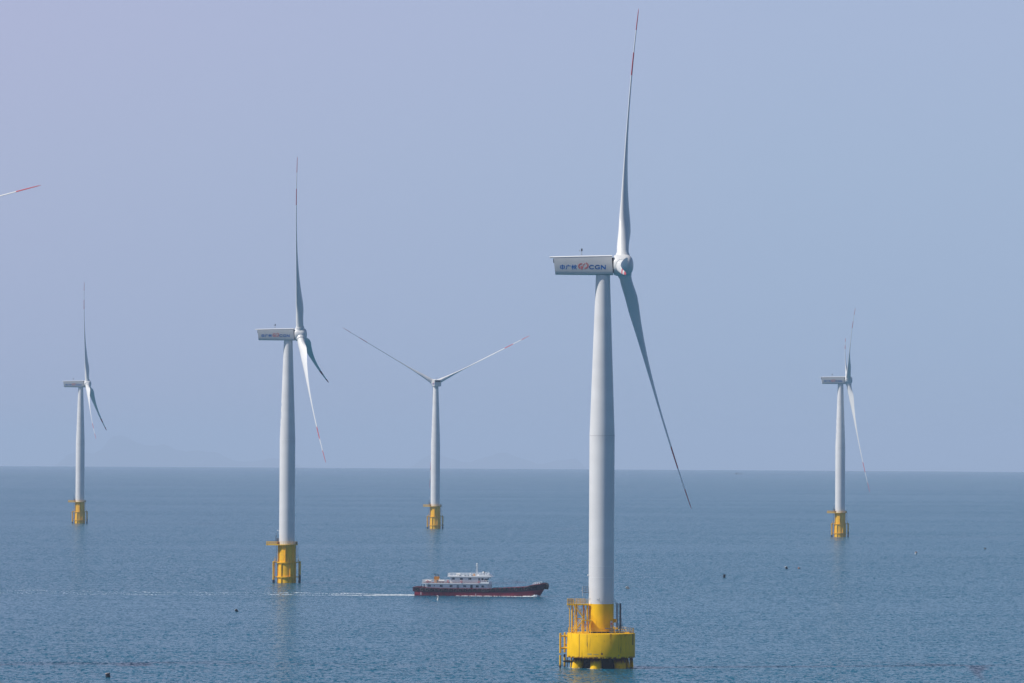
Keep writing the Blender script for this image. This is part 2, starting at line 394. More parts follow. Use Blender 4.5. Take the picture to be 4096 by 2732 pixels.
def glyphs():
    """strokes of the lettering, (points, width, closed) in nacelle plane"""
    out = []; g = []
    S = lambda pts, w=13: g.append(([P(*p) for p in pts], w/K, False))
    def done(nm): out.append((nm, list(g))); g.clear()
    S([(445, 553), (520, 553), (520, 597), (445, 597), (445, 553)], 14); S([(483, 535), (483, 615)], 16); done('chinese_character')
    S([(558, 553), (635, 553)], 13); S([(590, 535), (598, 552)], 13); S([(565, 555), (563, 590), (553, 613)], 14); done('chinese_character')
    S([(655, 558), (694, 558)], 12); S([(676, 535), (676, 614)], 14); S([(672, 565), (657, 592)], 10); S([(682, 565), (694, 585)], 10)
    S([(698, 552), (748, 552)], 12); S([(722, 535), (726, 550)], 11); S([(722, 555), (704, 577), (730, 577)], 10)
    S([(742, 560), (722, 590), (700, 612)], 12); S([(728, 590), (746, 613)], 12); done('chinese_character')
    g.append((arc(*P(1036, 575), 45/K, 33/K, 45, 315, 14), 19/K, False)); done('letter')
    g.append((arc(*P(1146, 575), 46/K, 33/K, 45, 300, 14), 19/K, False)); S([(1150, 580), (1182, 580)], 13); S([(1180, 580), (1180, 606)], 18); done('letter')
    S([(1215, 612), (1215, 540)], 18); S([(1218, 546), (1284, 606)], 26); S([(1289, 612), (1289, 537)], 15); done('letter')
    return out
def emblem():
    g = []
    for k, r in enumerate((52, 38)):
        g.append((arc(*P(838, 560), r/K*1.05, (r+2)/K*.95, 75, 250-k*6, 14), 9/K, False))
    for k, r in enumerate((64, 48)):
        g.append((arc(*P(905, 548), r/K*1.02, (r-6)/K, 70, -95+k*4, 14), 9/K, False))
    g.append(([P(826, 570), P(843, 562), P(846, 618)], 12/K, False)); g.append(([P(848, 622), P(872, 545), P(900, 510)], 12/K, False))
    return g
def letter_mesh(gl, side):
    mb = MB(); cx = -4.9
    for pts, w, cl in gl:
        if side < 0: stroke(mb, pts, w, -2.302, cl)
        else: stroke(mb, [(2*cx-x, z) for x, z in pts], w, 2.302+.03, cl)
    return mb

def hub_mesh(dirs):
    # spinner: body of revolution about the x axis, with a stub and collar for every blade
    prof = [(1.9, 2.62), (2.35, 2.70), (2.62, 3.2), (2.74, 4.2), (2.74, 5.4), (2.60, 6.2), (2.25, 6.85), (1.6, 7.3), (0.8, 7.52), (.02, 7.58)]
    mb = MB(); n = 36; vs_ = []
    for r, x in prof:
        for i in range(n):
            a = 2*PI*i/n; vs_.append((x, r*math.cos(a), 100+r*math.sin(a)))
    mb.add(vs_, [(j*n+i, j*n+(i+1) % n, (j+1)*n+(i+1) % n, (j+1)*n+i) for j in range(len(prof)-1) for i in range(n)])
    mb.tube((2.2, 0, 100), (2.75, 0, 100), 1.9, n=30, mi=1)
    for d in dirs:
        mb.tube(HUB+d*1.2, HUB+d*2.95, 1.95, 1.72, n=28); mb.tube(HUB+d*2.95, HUB+d*3.2, 1.66, 1.66, n=28)
    return mb

CH = [(2.6, 3.0, 1.0, 52), (4.5, 3.0, .97, 50), (7, 3.35, .75, 47), (10, 3.95, .52, 42), (13, 4.1, .40, 37), (17, 3.6, .33, 31), (22, 3.05, .28, 25),
      (28, 2.55, .25, 18), (35, 2.1, .23, 12), (43, 1.7, .21, 8), (51, 1.45, .25, 7), (59, 1.2, .25, 6), (66, 1.0, .26, 5), (70.5, .8, .27, 5), (72.4, .6, .3, 6), (73.4, .14, .4, 6)]
def blade_mesh(d, axis, vec, pitch, R):
    """d root direction, axis rotor axis, vec = bend of the tip away from the straight line; all in rotor frame"""
    rs = []; 
    ss = [2.6+i*0.9 for i in range(14)]+[15.5+i*2.0 for i in range(28)]+[71.2, 72.2, 72.9, 73.4]
    bands = [R-6.4, R-13.0, R-19.6]; ss = sorted(set([round(s, 2) for s in ss]+[b*73.4/R for b in bands]))
    def at(s, k):
        for a, b in zip(CH, CH[1:]):
            if s <= b[0]: t = (s-a[0])/(b[0]-a[0]); t = max(0, t); return a[k]+(b[k]-a[k])*t
        return CH[-1][k]
    t0 = axis.cross(d).normalized(); np_ = 18; vs_ = []; cols = []
    for s in ss:
        f = s*R/73.4; c = at(s, 1); th = at(s, 2); be = math.radians(-at(s, 3) if pitch == 'mirror' else at(s, 3)+pitch)
        cen = HUB + d*f + vec*(s/73.4)**2.0
        le = math.cos(be)*t0 - math.sin(be)*axis; nn = le.cross(d).normalized(); le = d.cross(nn).normalized()
        if le.dot(math.cos(be)*t0 - math.sin(be)*axis) < 0: le = -le
        w = min(1, max(0, (s-4.5)/6)); w = w*w*(3-2*w)
        for i in range(np_):
            a = 2*PI*i/np_; ca, sa = math.cos(a), math.sin(a)
            u = ca*c*.5; v = sa*c*th*.5
            # airfoil: blunt leading edge at +u, tapering to the trailing edge
            taper = (1-w)+w*(0.12+0.88*((1+ca)/2)**0.55)*1.18
            v *= taper; u2_ = u + (.08 if pitch == 'mirror' else -.18)*w*c
            vs_.append(cen+le*u2_+nn*v)
        cols.append(f)
    fs_ = []; mi = []
    for j in range(len(ss)-1):
        mid = (cols[j]+cols[j+1])/2
        red = mid > bands[0] or bands[2] < mid < bands[1]
        for i in range(np_): fs_.append((j*np_+i, j*np_+(i+1) % np_, (j+1)*np_+(i+1) % np_, (j+1)*np_+i)); mi.append(1 if red else 0)
    fs_ += [tuple(reversed(range(np_))), tuple(range((len(ss)-1)*np_, len(ss)*np_))]; mi += [0, 1]
    mb = MB(); mb.v = [tuple(v) for v in vs_]; mb.f = fs_; mb.m = mi; return mb

shared = {}
def share(key, maker, mats, smooth=True):
    if key not in shared: shared[key] = [q.mesh(key, mats, smooth) for q in maker().split()]
    return shared[key]
def part(name, mes, parent, rz=0, loc=(0, 0, 0)):
    first = None
    for me in (mes if isinstance(mes, list) else [mes]):
        o = bpy.data.objects.new(name, me); C.objects.link(o); o.parent = parent; o.rotation_euler = (0, 0, rz); o.location = loc; first = first or o
    return first

def anemometer():
    mb = MB(); x = -5.45
    mb.box(x-.35, x+.15, -.3, .3, 102.0, 102.3, 1); mb.tube((x, 0, 102.1), (x, 0, 103.9), .045, n=6); mb.tube((x+.22, 0, 102.1), (x+.22, 0, 103.8), .035, n=6)
    mb.tube((x-.5, 0, 103.5), (x+.4, 0, 103.5), .035, n=6); mb.box(x-.05, x+.35, -.06, .06, 103.45, 104.1, 2); mb.sphere((x-.45, 0, 103.62), .1, 8, 5)
    mb.box(x+.4, x+1.1, -.5, .5, 102.05, 102.2, 2)
    for xx in (-2.4, .35): mb.box(xx-.15, xx+.15, -.3, .3, 102.1, 102.33, 2)
    return mb

def make_top(t, yaw, tips, pitch, flap=4.0):
    """nacelle, hub and three blades; tips in turbine coordinates"""
    rot = Matrix.Rotation(-yaw, 3, 'Z')
    axis = Vector((math.cos(.09), 0, math.sin(.09)))
    nac = part("nacelle", share("nacelle", nacelle_mesh, M['nac']), t, yaw)
    part("roof", share("nacelle_roof", roof_mesh, M['seam']), nac)
    gl, em = glyphs(), emblem()
    for s in (-1, 1):
        for gi, (nm, gg) in enumerate(gl):
            key = "%s%d%d" % (nm, gi, s)
            if key not in shared: shared[key] = letter_mesh(gg, s).mesh(nm, M['blue'], False)
            part(nm, shared[key], nac)
        if "emblem%d" % s not in shared: shared["emblem%d" % s] = letter_mesh(em, s).mesh("emblem", M['lred'], False)
        part("emblem", shared["emblem%d" % s], nac)
    part("wind_sensor", share("wind_sensor", anemometer, [M['metal'], M['seam'], M['vent']]), nac)
    def vent():
        mb = MB()
        for i in range(5): mb.box(-12.36, -12.0, -1.6, 1.6, 100.55+i*.2, 100.68+i*.2)
        mb.box(-12.30, -12.0, -1.65, 1.65, 100.5, 101.5); return mb
    part("rear_vent", share("rear_vent", vent, M['vent'], False), nac)
    dirs = []
    for tip in tips:
        v = rot @ Vector(tip) - HUB - axis*flap; dirs.append(v)
    rn = [v.normalized() for v in dirs]
    key = "hub_%.3f_%.3f_%.3f" % (yaw, tips[0][0], tips[0][2])
    me = hub_mesh(rn).mesh("hub", [M['blade'], M['dark']]); part("hub", me, t, yaw)
    for k, v in enumerate(dirs):
        d = v.normalized(); R = v.length
        p = pitch[k] if isinstance(pitch, (list, tuple)) else pitch
        me = blade_mesh(d, axis, axis*flap, p, R).mesh("blade", [M['blade'], M['red']]); part("blade", me, t, yaw)

# ------------------------------------------------------------------ the near turbine on its piled cap
G = "white wind turbines with yellow foundations standing in the sea"
def railing(mb, pts, h=1.15, r=.045, closed=False, mid=2, posts=True, mi=0):
    seg = list(zip(pts, pts[1:]+pts[:1])) if closed else list(zip(pts, pts[1:]))
    for a, b in seg:
        a, b = Vector(a), Vector(b)
        for k in range(1, mid+1):
            o = Vector((0, 0, h*k/mid)); mb.tube(a+o, b+o, r, n=5, mi=mi)
    if posts:
        for p in pts: p = Vector(p); mb.tube(p, p+Vector((0, 0, h)), r*1.15, n=5, mi=mi)
    return mb
def stair(mb, a, b, w, n, mi=0):
    """flight along x from a to b, width w away from the camera"""
    a, b = Vector(a), Vector(b)
    for yy in (0, w):
        o = Vector((0, yy, 0)); d = (b-a)
        for k in range(2): pass
        v = [a+o+Vector((0, -.05, -.2)), b+o+Vector((0, -.05, -.2)), b+o+Vector((0, -.05, .2)), a+o+Vector((0, -.05, .2))]
        v += [q+Vector((0, .1, 0)) for q in v]
        mb.add(v, [(0, 1, 2, 3), (7, 6, 5, 4), (0, 4, 5, 1), (1, 5, 6, 2), (2, 6, 7, 3), (3, 7, 4, 0)], mi)
    for i in range(n):
        p = a+(b-a)*((i+.5)/n); mb.box(p.x-.16, p.x+.16, p.y+.05, p.y+w-.05, p.z-.03, p.z+.03, mi)

near = empty("wind_turbine", (22.53, 1180.9, sea_z(22.5, 1181)), "largest white wind turbine in front, on a wide round yellow platform with stairs", "wind turbine", G)
tm = tower_mesh(8.98, 15.85)
# tower faces above the first ring are white
tw = tm.build("tower", [M['white'], M['yel']], near)
seam_mesh((22.4, 25.2)).build("weld_seam", M['seam'], tw)
seam_mesh((57.6,)).build("flange_joint", M['joint'], tw)
make_top(near, -0.04, [(9.37, 31.37, 166.9), (23.78, 39.28, 38.98), (3.94, -75.1, 94.93)], (0, 'mirror', 0))
capm = MB().lathe([(8.20, 2.62), (8.44, 2.62), (8.46, 2.75), (8.46, 8.55), (8.42, 8.62), (3.5, 8.64)], 96)
cap = capm.build("pile_cap", M['ycap'], near)
mb = MB()                                                            # rust streaks that ran from the drain holes, thin plates
MB().lathe([(2.98, 8.645), (2.98, 8.97)], 48).build("base_shadow_ring", M['dark'], near)  # recessed ring below the tower foot, coloured black as its shadow
# welded plate joints of the cap skirt: slightly proud vertical straps
def strap(ang, w, z0, z1, m_, name, r=8.462):
    mb = MB(); n_ = 3
    a0 = ang-w/2/r; vs_ = []
    for i in range(n_+1):
        a = a0+w/r*i/n_; vs_ += [((r+.012)*math.sin(a), -(r+.012)*math.cos(a), z0), ((r+.012)*math.sin(a), -(r+.012)*math.cos(a), z1)]
        vs_ += [((r-.05)*math.sin(a), -(r-.05)*math.cos(a), z0), ((r-.05)*math.sin(a), -(r-.05)*math.cos(a), z1)]
    fs_ = []
    for i in range(n_):
        k = i*4; fs_ += [(k, k+4, k+5, k+1), (k+1, k+5, k+7, k+3), (k, k+2, k+6, k+4)]
    fs_ += [(0, 1, 3, 2), (n_*4, n_*4+2, n_*4+3, n_*4+1)]
    mb.add(vs_, fs_); return mb.build(name, m_, cap)
stain = mat("rust_stain", (0.30, 0.11, 0.01), 0.8, col2=(0.10, 0.03, 0.01), vscale=1.4, stretch=(1, 1, .6))
stain2 = mat("light_rust_stain", (0.55, 0.32, 0.01), 0.7, col2=(0.40, 0.20, 0.01), vscale=1.0)
dark_st = mat("dark_rust_stain", (0.055, 0.022, 0.012), 0.8, col2=(0.12, 0.05, 0.01), vscale=1.0)
grime = mat("grey_scrape", (0.30, 0.26, 0.14), 0.8, col2=(0.62, 0.42, 0.02), vscale=1.1)
strap(math.asin((528-818)/447), .16, 3.0, 8.5, stain, "rust_streak"); strap(math.asin((628-818)/447), .16, 5.6, 8.5, stain2, "rust_streak")
strap(math.asin((1232-818)/447), .55, 5.8, 8.5, dark_st, "rust_streak")
strap(math.asin((662-818)/447), 1.1, 3.45, 3.85, grime, "scrape_mark"); strap(math.asin((745-818)/447), 1.3, 3.5, 3.7, grime, "scrape_mark")
strap(math.asin((822-818)/447), .45, 3.55, 3.95, dark_st, "scrape_mark"); strap(math.asin((1042-818)/447), .4, 3.2, 3.5, grime, "scrape_mark")
strap(math.asin((744-818)/447), 1.2, 2.66, 2.95, dark_st, "rust_patch")
# piles: raked tubes
pile_me = None
for k in range(6):
    a = math.radians(-71+60*k) if k != 1 else math.radians(-13)
    top = Vector((5.7*math.sin(a), -5.7*math.cos(a), 3.0)); bot = Vector((7.35*math.sin(a), -7.35*math.cos(a), -6))
    mid = Vector((6.85*math.sin(a), -6.85*math.cos(a), -1.0))
    MB().tube(bot, top, 1.42, 1.36, n=28).build("pile", M['ypile'], near)
mb = MB()
for k, (x, y, r) in enumerate(((8.0, 3.0, .28), (-7.5, 4.0, .2), (7.6, 4.6, .2))): mb.tube((x*1.02, y*1.02, -3), (x*.96, y*.96, 2.7), r, n=10)
mb.build("cable_tube", M['ypile'], near)
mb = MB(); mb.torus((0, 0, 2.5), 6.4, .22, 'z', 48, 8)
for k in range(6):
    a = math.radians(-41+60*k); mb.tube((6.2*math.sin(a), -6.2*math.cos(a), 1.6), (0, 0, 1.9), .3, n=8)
mb.tube((0, 0, -4), (0, 0, 2.7), 4.9, n=36)  # near-black core, its dark colour stands for the shade between the piles
mb.build("bracing_shade_core", M['fouling'], near)
# railing round the cap edge
pts = [(8.14*math.cos(2*PI*i/44), 8.14*math.sin(2*PI*i/44), 8.6) for i in range(44)]
railing(MB(), pts, 1.25, .035, True).build("railing", M['yrail'], near, kind="stuff")
# stair tower
st = MB()
legs = ((-7.25, -1.7, .20), (-3.45, -1.75, .2), (-6.1, 2.0, .2), (-4.3, 2.0, .2))
def leg_me(r): return share("stair_leg", lambda: MB().tube((0, 0, 8.62), (0, 0, 15.5), r, n=12), M['yel'])
stt = MB().box(-8.5, -3.15, -2.1, 2.4, 15.46, 15.76).build("upper_platform", M['ytube'], near)
for x, y, r in legs: part("leg", leg_me(.2), stt, loc=(x, y, 0))
pip = MB()
for x, y in ((-7.85, -1.2), (-6.55, -1.9), (-4.75, -2.0)): pip.tube((x, y, 8.62), (x, y, 15.5 if x < -6 else 11.8), .10 if x < -5 else .14, n=8)
pip.tube((-8.45, -1.2, 15.4), (-7.85, -1.2, 14.4), .06, n=6)
pip.build("pipe", M['yel'], stt)
br = MB()
def X(x0, x1, y0, y1, z0, z1):
    br.tube((x0, y0, z0), (x1, y1, z1), .055, n=5); br.tube((x1, y1, z0), (x0, y0, z1), .055, n=5)
for z0, z1 in ((8.7, 12.1), (12.1, 15.4)):
    X(-7.25, -6.1, -1.7, 2.0, z0, z1); X(-3.45, -4.3, -1.75, 2.0, z0, z1); X(-6.1, -4.3, 2.0, 2.0, z0, z1)
for y in (-1.72, 2.0):
    for z in (12.1,): br.tube((-7.2 if y < 0 else -6.1, y, z), (-5.0 if y < 0 else -4.3, y, z), .09, n=6)
br.build("bracing", M['yrail'], stt, kind="stuff")
rp = [(-8.4, -2.0, 15.76), (-7.6, -2.0, 15.76), (-6.9, -2.0, 15.76)]
rl = MB(); railing(rl, rp, 1.25, .035, mid=3)
railing(rl, [(-6.2, -2.0, 15.76), (-5.4, -2.0, 15.76), (-4.6, -2.0, 15.76), (-3.9, -2.0, 15.76), (-3.25, -2.0, 15.76)], 1.25, .035, mid=4)
railing(rl, [(-8.4, -2.0, 15.76), (-8.4, -.9, 15.76), (-8.4, .2, 15.76), (-8.4, 1.3, 15.76), (-8.4, 2.3, 15.76)], 1.25, .035, mid=4)
railing(rl, [(-8.4, 2.3, 15.76), (-7.3, 2.3, 15.76), (-6.2, 2.3, 15.76), (-5.1, 2.3, 15.76), (-4.0, 2.3, 15.76)], 1.25, .035, mid=4)
rl.build("platform_railing", M['yrail'], stt, kind="stuff")
cg = MB()
for i in range(9): cg.box(-8.42+i*.19, -8.36+i*.19, -1.93, -1.89, 15.8, 16.95); 
for z in (15.95, 16.2, 16.45, 16.7, 16.93): cg.box(-8.42, -6.85, -1.95, -1.91, z-.03, z+.03)
for i in range(12): cg.box(-6.88, -6.82, -1.9+i*.3, -1.84+i*.3, 15.8, 16.9)
cg.build("gate_grille", M['grate'], stt, kind="stuff")
s1 = MB(); stair(s1, (-6.9, -2.95, 15.6), (-4.15, -2.95, 12.0), .8, 16)
for yy in (-2.95, -2.15): 
    for hh in (.55, 1.15): s1.tube((-6.9, yy, 15.6+hh), (-4.15, yy, 12.0+hh), .03, n=5)
    for i in range(6): x = -6.9+i*.55; z = 15.6-i*.72; s1.tube((x, yy, z), (x, yy, z+1.15), .03, n=5)
s1.build("upper_stair", M['yel'], near)
s2 = MB(); stair(s2, (-4.45, -3.85, 11.85), (-7.0, -3.85, 8.7), .8, 14)
for yy in (-3.85, -3.05):
    for hh in (.55, 1.1): s2.tube((-4.45, yy, 11.85+hh), (-7.0, yy, 8.7+hh), .03, n=5)
s2.build("lower_stair", M['yel'], near)
s3 = MB().box(-4.75, -2.45, -3.95, -2.1, 11.72, 11.94); lm = MB()
railing(lm, [(-4.2, -3.9, 11.94), (-3.4, -3.9, 11.94), (-2.5, -3.9, 11.94), (-2.5, -3.2, 11.94), (-2.5, -2.2, 11.94)], 1.2, .03)
ld = s3.build("stair_landing", M['ytube'], near); lm.build("landing_railing", M['yrail'], ld, kind="stuff")
lp = MB()
for x in (-4.5, -2.7): lp.tube((x, -3.8, 8.62), (x, -3.8, 11.7), .09, n=6)
lp.build("landing_post", M['yel'], ld)
# small crane and lamp cage beside the tower
dv = MB(); dv.tube((-4.05, -.6, 15.8), (-4.05, -.6, 18.8), .04, n=6)
dv.box(-4.75, -4.6, -.7, -.5, 17.7, 20.1, 1)
railing(dv, [(-4.6, -.7, 18.7), (-3.9, -.7, 18.7), (-3.15, -.7, 18.7)], 1.35, .03, mid=3); railing(dv, [(-4.6, .5, 18.7), (-3.9, .5, 18.7), (-3.15, .5, 18.7)], 1.35, .03, mid=3)
dv.box(-4.6, -3.1, -.75, .55, 18.58, 18.7); dv.box(-4.9, -4.75, -.65, -.55, 19.0, 19.25, 1)
dv.build("lamp_cage", [M['gmet'], M['sign']], near)
MB().sphere((-3.32, -.6, 22.9), .2, 10, 6).build("beacon_lamp", M['sign'], tw)
# arm reaching across the tower
am = MB(); am.tube((-3.1, -1.2, 17.2), (-.6, -3.35, 17.0), .04, n=5); am.tube((-3.1, -1.2, 16.9), (-.6, -3.35, 16.85), .03, n=5); am.tube((-.6, -3.35, 16.7), (-.5, -3.3, 17.35), .04, n=5)
am.build("access_arm", M['metal'], near)
# cable risers right of the tower
cr = MB()
for x, y, r, zt in ((3.8, -.4, .10, 16.0), (4.12, -.2, .12, 16.0), (4.68, -.3, .17, 16.0), (4.86, -.1, .12, 15.9)): cr.tube((x, y, 8.6), (x, y, zt), r, n=8)
cr.tube((3.05, -.4, 17.2), (3.85, -.4, 16.1), .05, n=5); cr.tube((3.05, -.3, 16.6), (3.8, -.3, 15.7), .05, n=5); cr.tube((3.85, -.3, 16.1), (4.6, -.3, 15.5), .05, n=5)
cr.build("cable_riser", M['gmet'], near)
hs = MB(); hs.path([(4.7, -.3, 15.9), (4.95, -.35, 14.8), (4.9, -.4, 13.2), (4.98, -.5, 12.0), (5.2, -.7, 10.9), (5.55, -1.0, 9.9), (5.95, -1.3, 9.2), (6.1, -1.4, 8.7)], .055)
hs.path([(4.9, -.3, 11.2), (5.2, -.8, 9.9), (5.6, -1.4, 8.7)], .05); hs.path([(4.2, -.3, 11.0), (4.5, -.9, 9.8), (4.8, -1.5, 8.7)], .05); hs.path([(4.85, -.3, 11.5), (5.0, -.9, 10.0), (5.25, -1.5, 8.7)], .04)
hs.build("cable_hose", M['dark'], near)
eq = MB(); eq.tube((3.2, -3.4, 8.62), (3.2, -3.4, 10.2), .17, n=10); eq.box(5.3, 7.0, -2.2, -1.8, 8.62, 8.95); eq.box(3.4, 4.1, -3.6, -3.2, 9.8, 10.05); eq.box(3.1, 3.9, -.5, .3, 11.2, 12.1, 0)
eq.build("deck_fitting", M['ytube'], near)
eq = MB(); eq.box(5.0, 5.5, -2.6, -2.2, 8.62, 9.05); eq.box(7.1, 7.5, -2, -1.5, 8.62, 9.2); eq.box(.9, 2.0, -3.9, -3.3, 9.75, 9.95); eq.box(2.0, 3.0, -3.8, -3.3, 8.62, 9.9); eq.box(4.2, 4.8, -2.2, -1.7, 8.62, 9.3)
eq.build("cable_box", M['gmet'], near)
sg = MB(); a0 = math.radians(52)
c0 = Vector((3.17*math.sin(a0), -3.17*math.cos(a0), 0)); tv = Vector((math.cos(a0), math.sin(a0), 0))
nv = Vector((math.sin(a0), -math.cos(a0), 0))
def plate(mb, cu, w, z0, z1, off, mi):
    p = c0+tv*cu; v = []
    for q in (0, .04):
        for u_, z_ in ((-w, z0), (w, z0), (w, z1), (-w, z1)): v.append(p+tv*u_+nv*(off+q)+Vector((0, 0, z_)))
    mb.add(v, [(3, 2, 1, 0), (4, 5, 6, 7), (0, 1, 5, 4), (1, 2, 6, 5), (2, 3, 7, 6), (3, 0, 4, 7)], mi)
plate(sg, 0, .45, 10.0, 11.7, .0, 0); plate(sg, 0, .3, 10.75, 11.15, .045, 1); plate(sg, 0, .3, 10.35, 10.5, .045, 2)
sg.build("warning_sign", [M['sign'], M['lred'], M['vent']], near)
# boat landing on the left
bl = MB()
for (x, y) in ((-10.1, .4), (-8.95, 5.0)):
    bl.tube((x, y, 3.5), (x, y, 8.3), .25, n=12); bl.tube((x, y, -2), (x, y, 3.05), .25, n=12)
    L_ = math.hypot(x, y); ix, iy = x/L_*8.35, y/L_*8.35
    for z in (7.75, 4.75): bl.tube((x, y, z), (ix, iy, z), .2, n=10)
    bl.sphere((x, y, 8.3), .25, 12, 6)
bl.tube((-10.1, .4, 4.75), (-8.95, 5.0, 4.75), .16, n=8); bl.tube((-9.0, .9, 5.6), (-8.2, 1.4, 5.6), .14, n=8)
bl.build("boat_landing", M['ytube'], near)
bd = MB(); bd.tube((-9.3, .4, 1.5), (-6.3, .8, 1.3), .22, n=10); bd.tube((-8.95, 4.9, 1.5), (-5.6, 3.4, 1.3), .2, n=8); bd.box(-9.95, -9.85, .2, .6, 2.4, 3.05); bd.box(-9.2, -8.8, 4.7, 5.2, 2.4, 3.1); bd.tube((-8.3, 4.4, -1), (-8.3, 4.4, 2.6), .1, n=6)
bd.build("lower_brace", M['fouling'], near)

# ------------------------------------------------------------------ the turbines on monopiles
def mono_shell():
    return MB().lathe([(3.36, -4), (3.36, 2.3), (3.30, 8.1), (3.2, 15.2)], 64)
def mono_rings():
    mb = MB()
    for z, r in ((2.45, 3.85), (8.2, 3.85)): mb.lathe([(3.05, z-.2), (r, z-.2), (r, z+.2), (3.05, z+.2)], 64, caps=False)
    return mb
def fin(z0, z1, r0, r1): return MB().box(r0, r1+.2, -.12, .12, z0, z1)
def platform_mesh():
    mb = MB(); mb.lathe([(3.0, 15.2), (4.35, 15.2), (4.35, 15.52), (3.0, 15.52)], 56, caps=False)
    mb.prismz([(-8.3, -1.5), (-3.2, -3.1), (-3.2, 2.2), (-8.3, 1.5)], 15.15, 15.56)
    return mb
def platform_rail():
    mb = MB(); p = []
    for i in range(30):
        a = -2.55+5.1*i/29
        p.append((4.28*math.cos(a), 4.28*math.sin(a), 15.5))
    railing(mb, p, 1.15, .04)
    q = [(-8.2, -1.45, 15.5), (-7.4, -1.7, 15.5), (-6.6, -1.95, 15.5), (-5.8, -2.2, 15.5), (-5.0, -2.45, 15.5), (-4.2, -2.7, 15.5), (-3.6, -2.85, 15.5)]
    railing(mb, q, 1.15, .045, mid=4); railing(mb, [(x, 1.4+(x+8.2)*.15, z) for x, y, z in q], 1.15, .045, mid=4)
    railing(mb, [(-8.2, -1.4, 15.5), (-8.2, -.5, 15.5), (-8.2, .5, 15.5), (-8.2, 1.4, 15.5)], 1.15, .045, mid=4)
    for i in range(26): x = -8.2+i*.17; y = -1.45-(x+8.2)*.31; mb.box(x-.02, x+.02, y-.02, y+.02, 15.5, 16.6)
    return mb
def side_tubes(s):
    mb = MB(); x = 5.35*s
    mb.tube((x, 0, -2), (x, 0, 8.5), .34, n=12); mb.tube((x, 0, 7.1), (x, 0, 7.4), .48, n=12); mb.sphere((x, 0, 8.5), .34, 12, 6)
    mb.tube((x-.55*s, .5, -2), (x-.55*s, .5, 9.2), .13, n=8); mb.tube((x-.55*s, .5, 9.2), (x-.6*s, .5, 10.6), .07, n=6)
    mb.tube((x, 0, 8.35), (3.1*s, 0, 8.35), .2, n=8); mb.tube((x, 0, 2.45), (3.1*s, 0, 2.45), .18, n=8)
    railing(mb, [(3.6*s, -.6, 8.5), (4.3*s, -.6, 8.5), (4.95*s, -.6, 8.5)], 1.15, .035)
    mb.box(min(3.5*s, 5*s), max(3.5*s, 5*s), -.7, .7, 8.4, 8.5)
    return mb
def side_fouling(s):
    return MB().tube((5.35*s, 0, -2), (5.35*s, 0, 1.3 if s < 0 else 3.4), .36, n=12).tube((4.8*s, .5, -2), (4.8*s, .5, 1.2), .15, n=8)
def ladder():
    mb = MB()
    for x in (3.75, 4.5): mb.tube((x, -.2, 10.2), (x, -.2, 15.6), .05, n=6)
    for i in range(10): mb.tube((3.75, -.2, 10.4+i*.55), (4.5, -.2, 10.4+i*.55), .04, n=5)
    for x in (-4.0, -4.25): mb.tube((x, -.6, 8.6), (x, -.6, 15.2), .04, n=5)
    for i in range(14): mb.tube((-4.25, -.6, 8.8+i*.48), (-4.0, -.6, 8.8+i*.48), .025, n=4)
    return mb
def crane_mesh():
    mb = MB(); mb.tube((-4.3, -.5, 15.5), (-4.3, -.5, 19.2), .10, n=6); mb.tube((-4.3, -.5, 19.2), (-4.05, .6, 20.2), .08, n=6); mb.tube((-4.6, -.5, 17.2), (-4.1, -.3, 19.0), .06, n=5); mb.tube((-4.5, -.5, 16), (-4.5, -.5, 18.9), .05, n=5)
    mb.box(-3.95, -3.3, -.8, -.1, 15.5, 18.0); mb.box(3.4, 4.2, -1.2, -.3, 15.5, 16.7); return mb
def sign_mesh():
    mb = MB(); mb.box(-3.75, -2.7, -3.42, -3.36, 15.6, 16.65, 0)
    t_ = [(-3.22, 16.48), (-3.55, 15.85), (-2.9, 15.85)]; stroke(mb, t_, .09, -3.425, True, 1, .03); return mb
def side_marks():
    """vertical number strokes at the left limb of the tower"""
    mb = MB()
    def rad(z): return 3.13 if z <= 57.6 else 3.13-(z-57.6)*(1.38/39.9)
    def mk(z0, z1, a0, a1):
        vs_ = []
        for z in (z0, z1):
            for a in (a0, (a0+a1)/2, a1):
                r = rad(z)+.02; vs_.append((-r*math.cos(a), -r*math.sin(a), z))
        mb.add(vs_, [(0, 1, 4, 3), (1, 2, 5, 4)])
    for z0, z1 in ((71.1, 72.3), (66.0, 68.6), (63.4, 63.6)):
        e = math.radians(26)
        if z1-z0 > .5:
            mk(z0, z1, e-.06, e); mk(z0, z0+.13, -.25, e); mk(z1-.13, z1, -.25, e)
        else: mk(z0, z1, .1, e)
    return mb
def lamp_mesh():
    mb = MB(); mb.tube((-3.1, -.3, 21.0), (-3.9, -.3, 21.05), .08, n=6); mb.sphere((-3.8, -.3, 21.1), .2, 10, 6); return mb

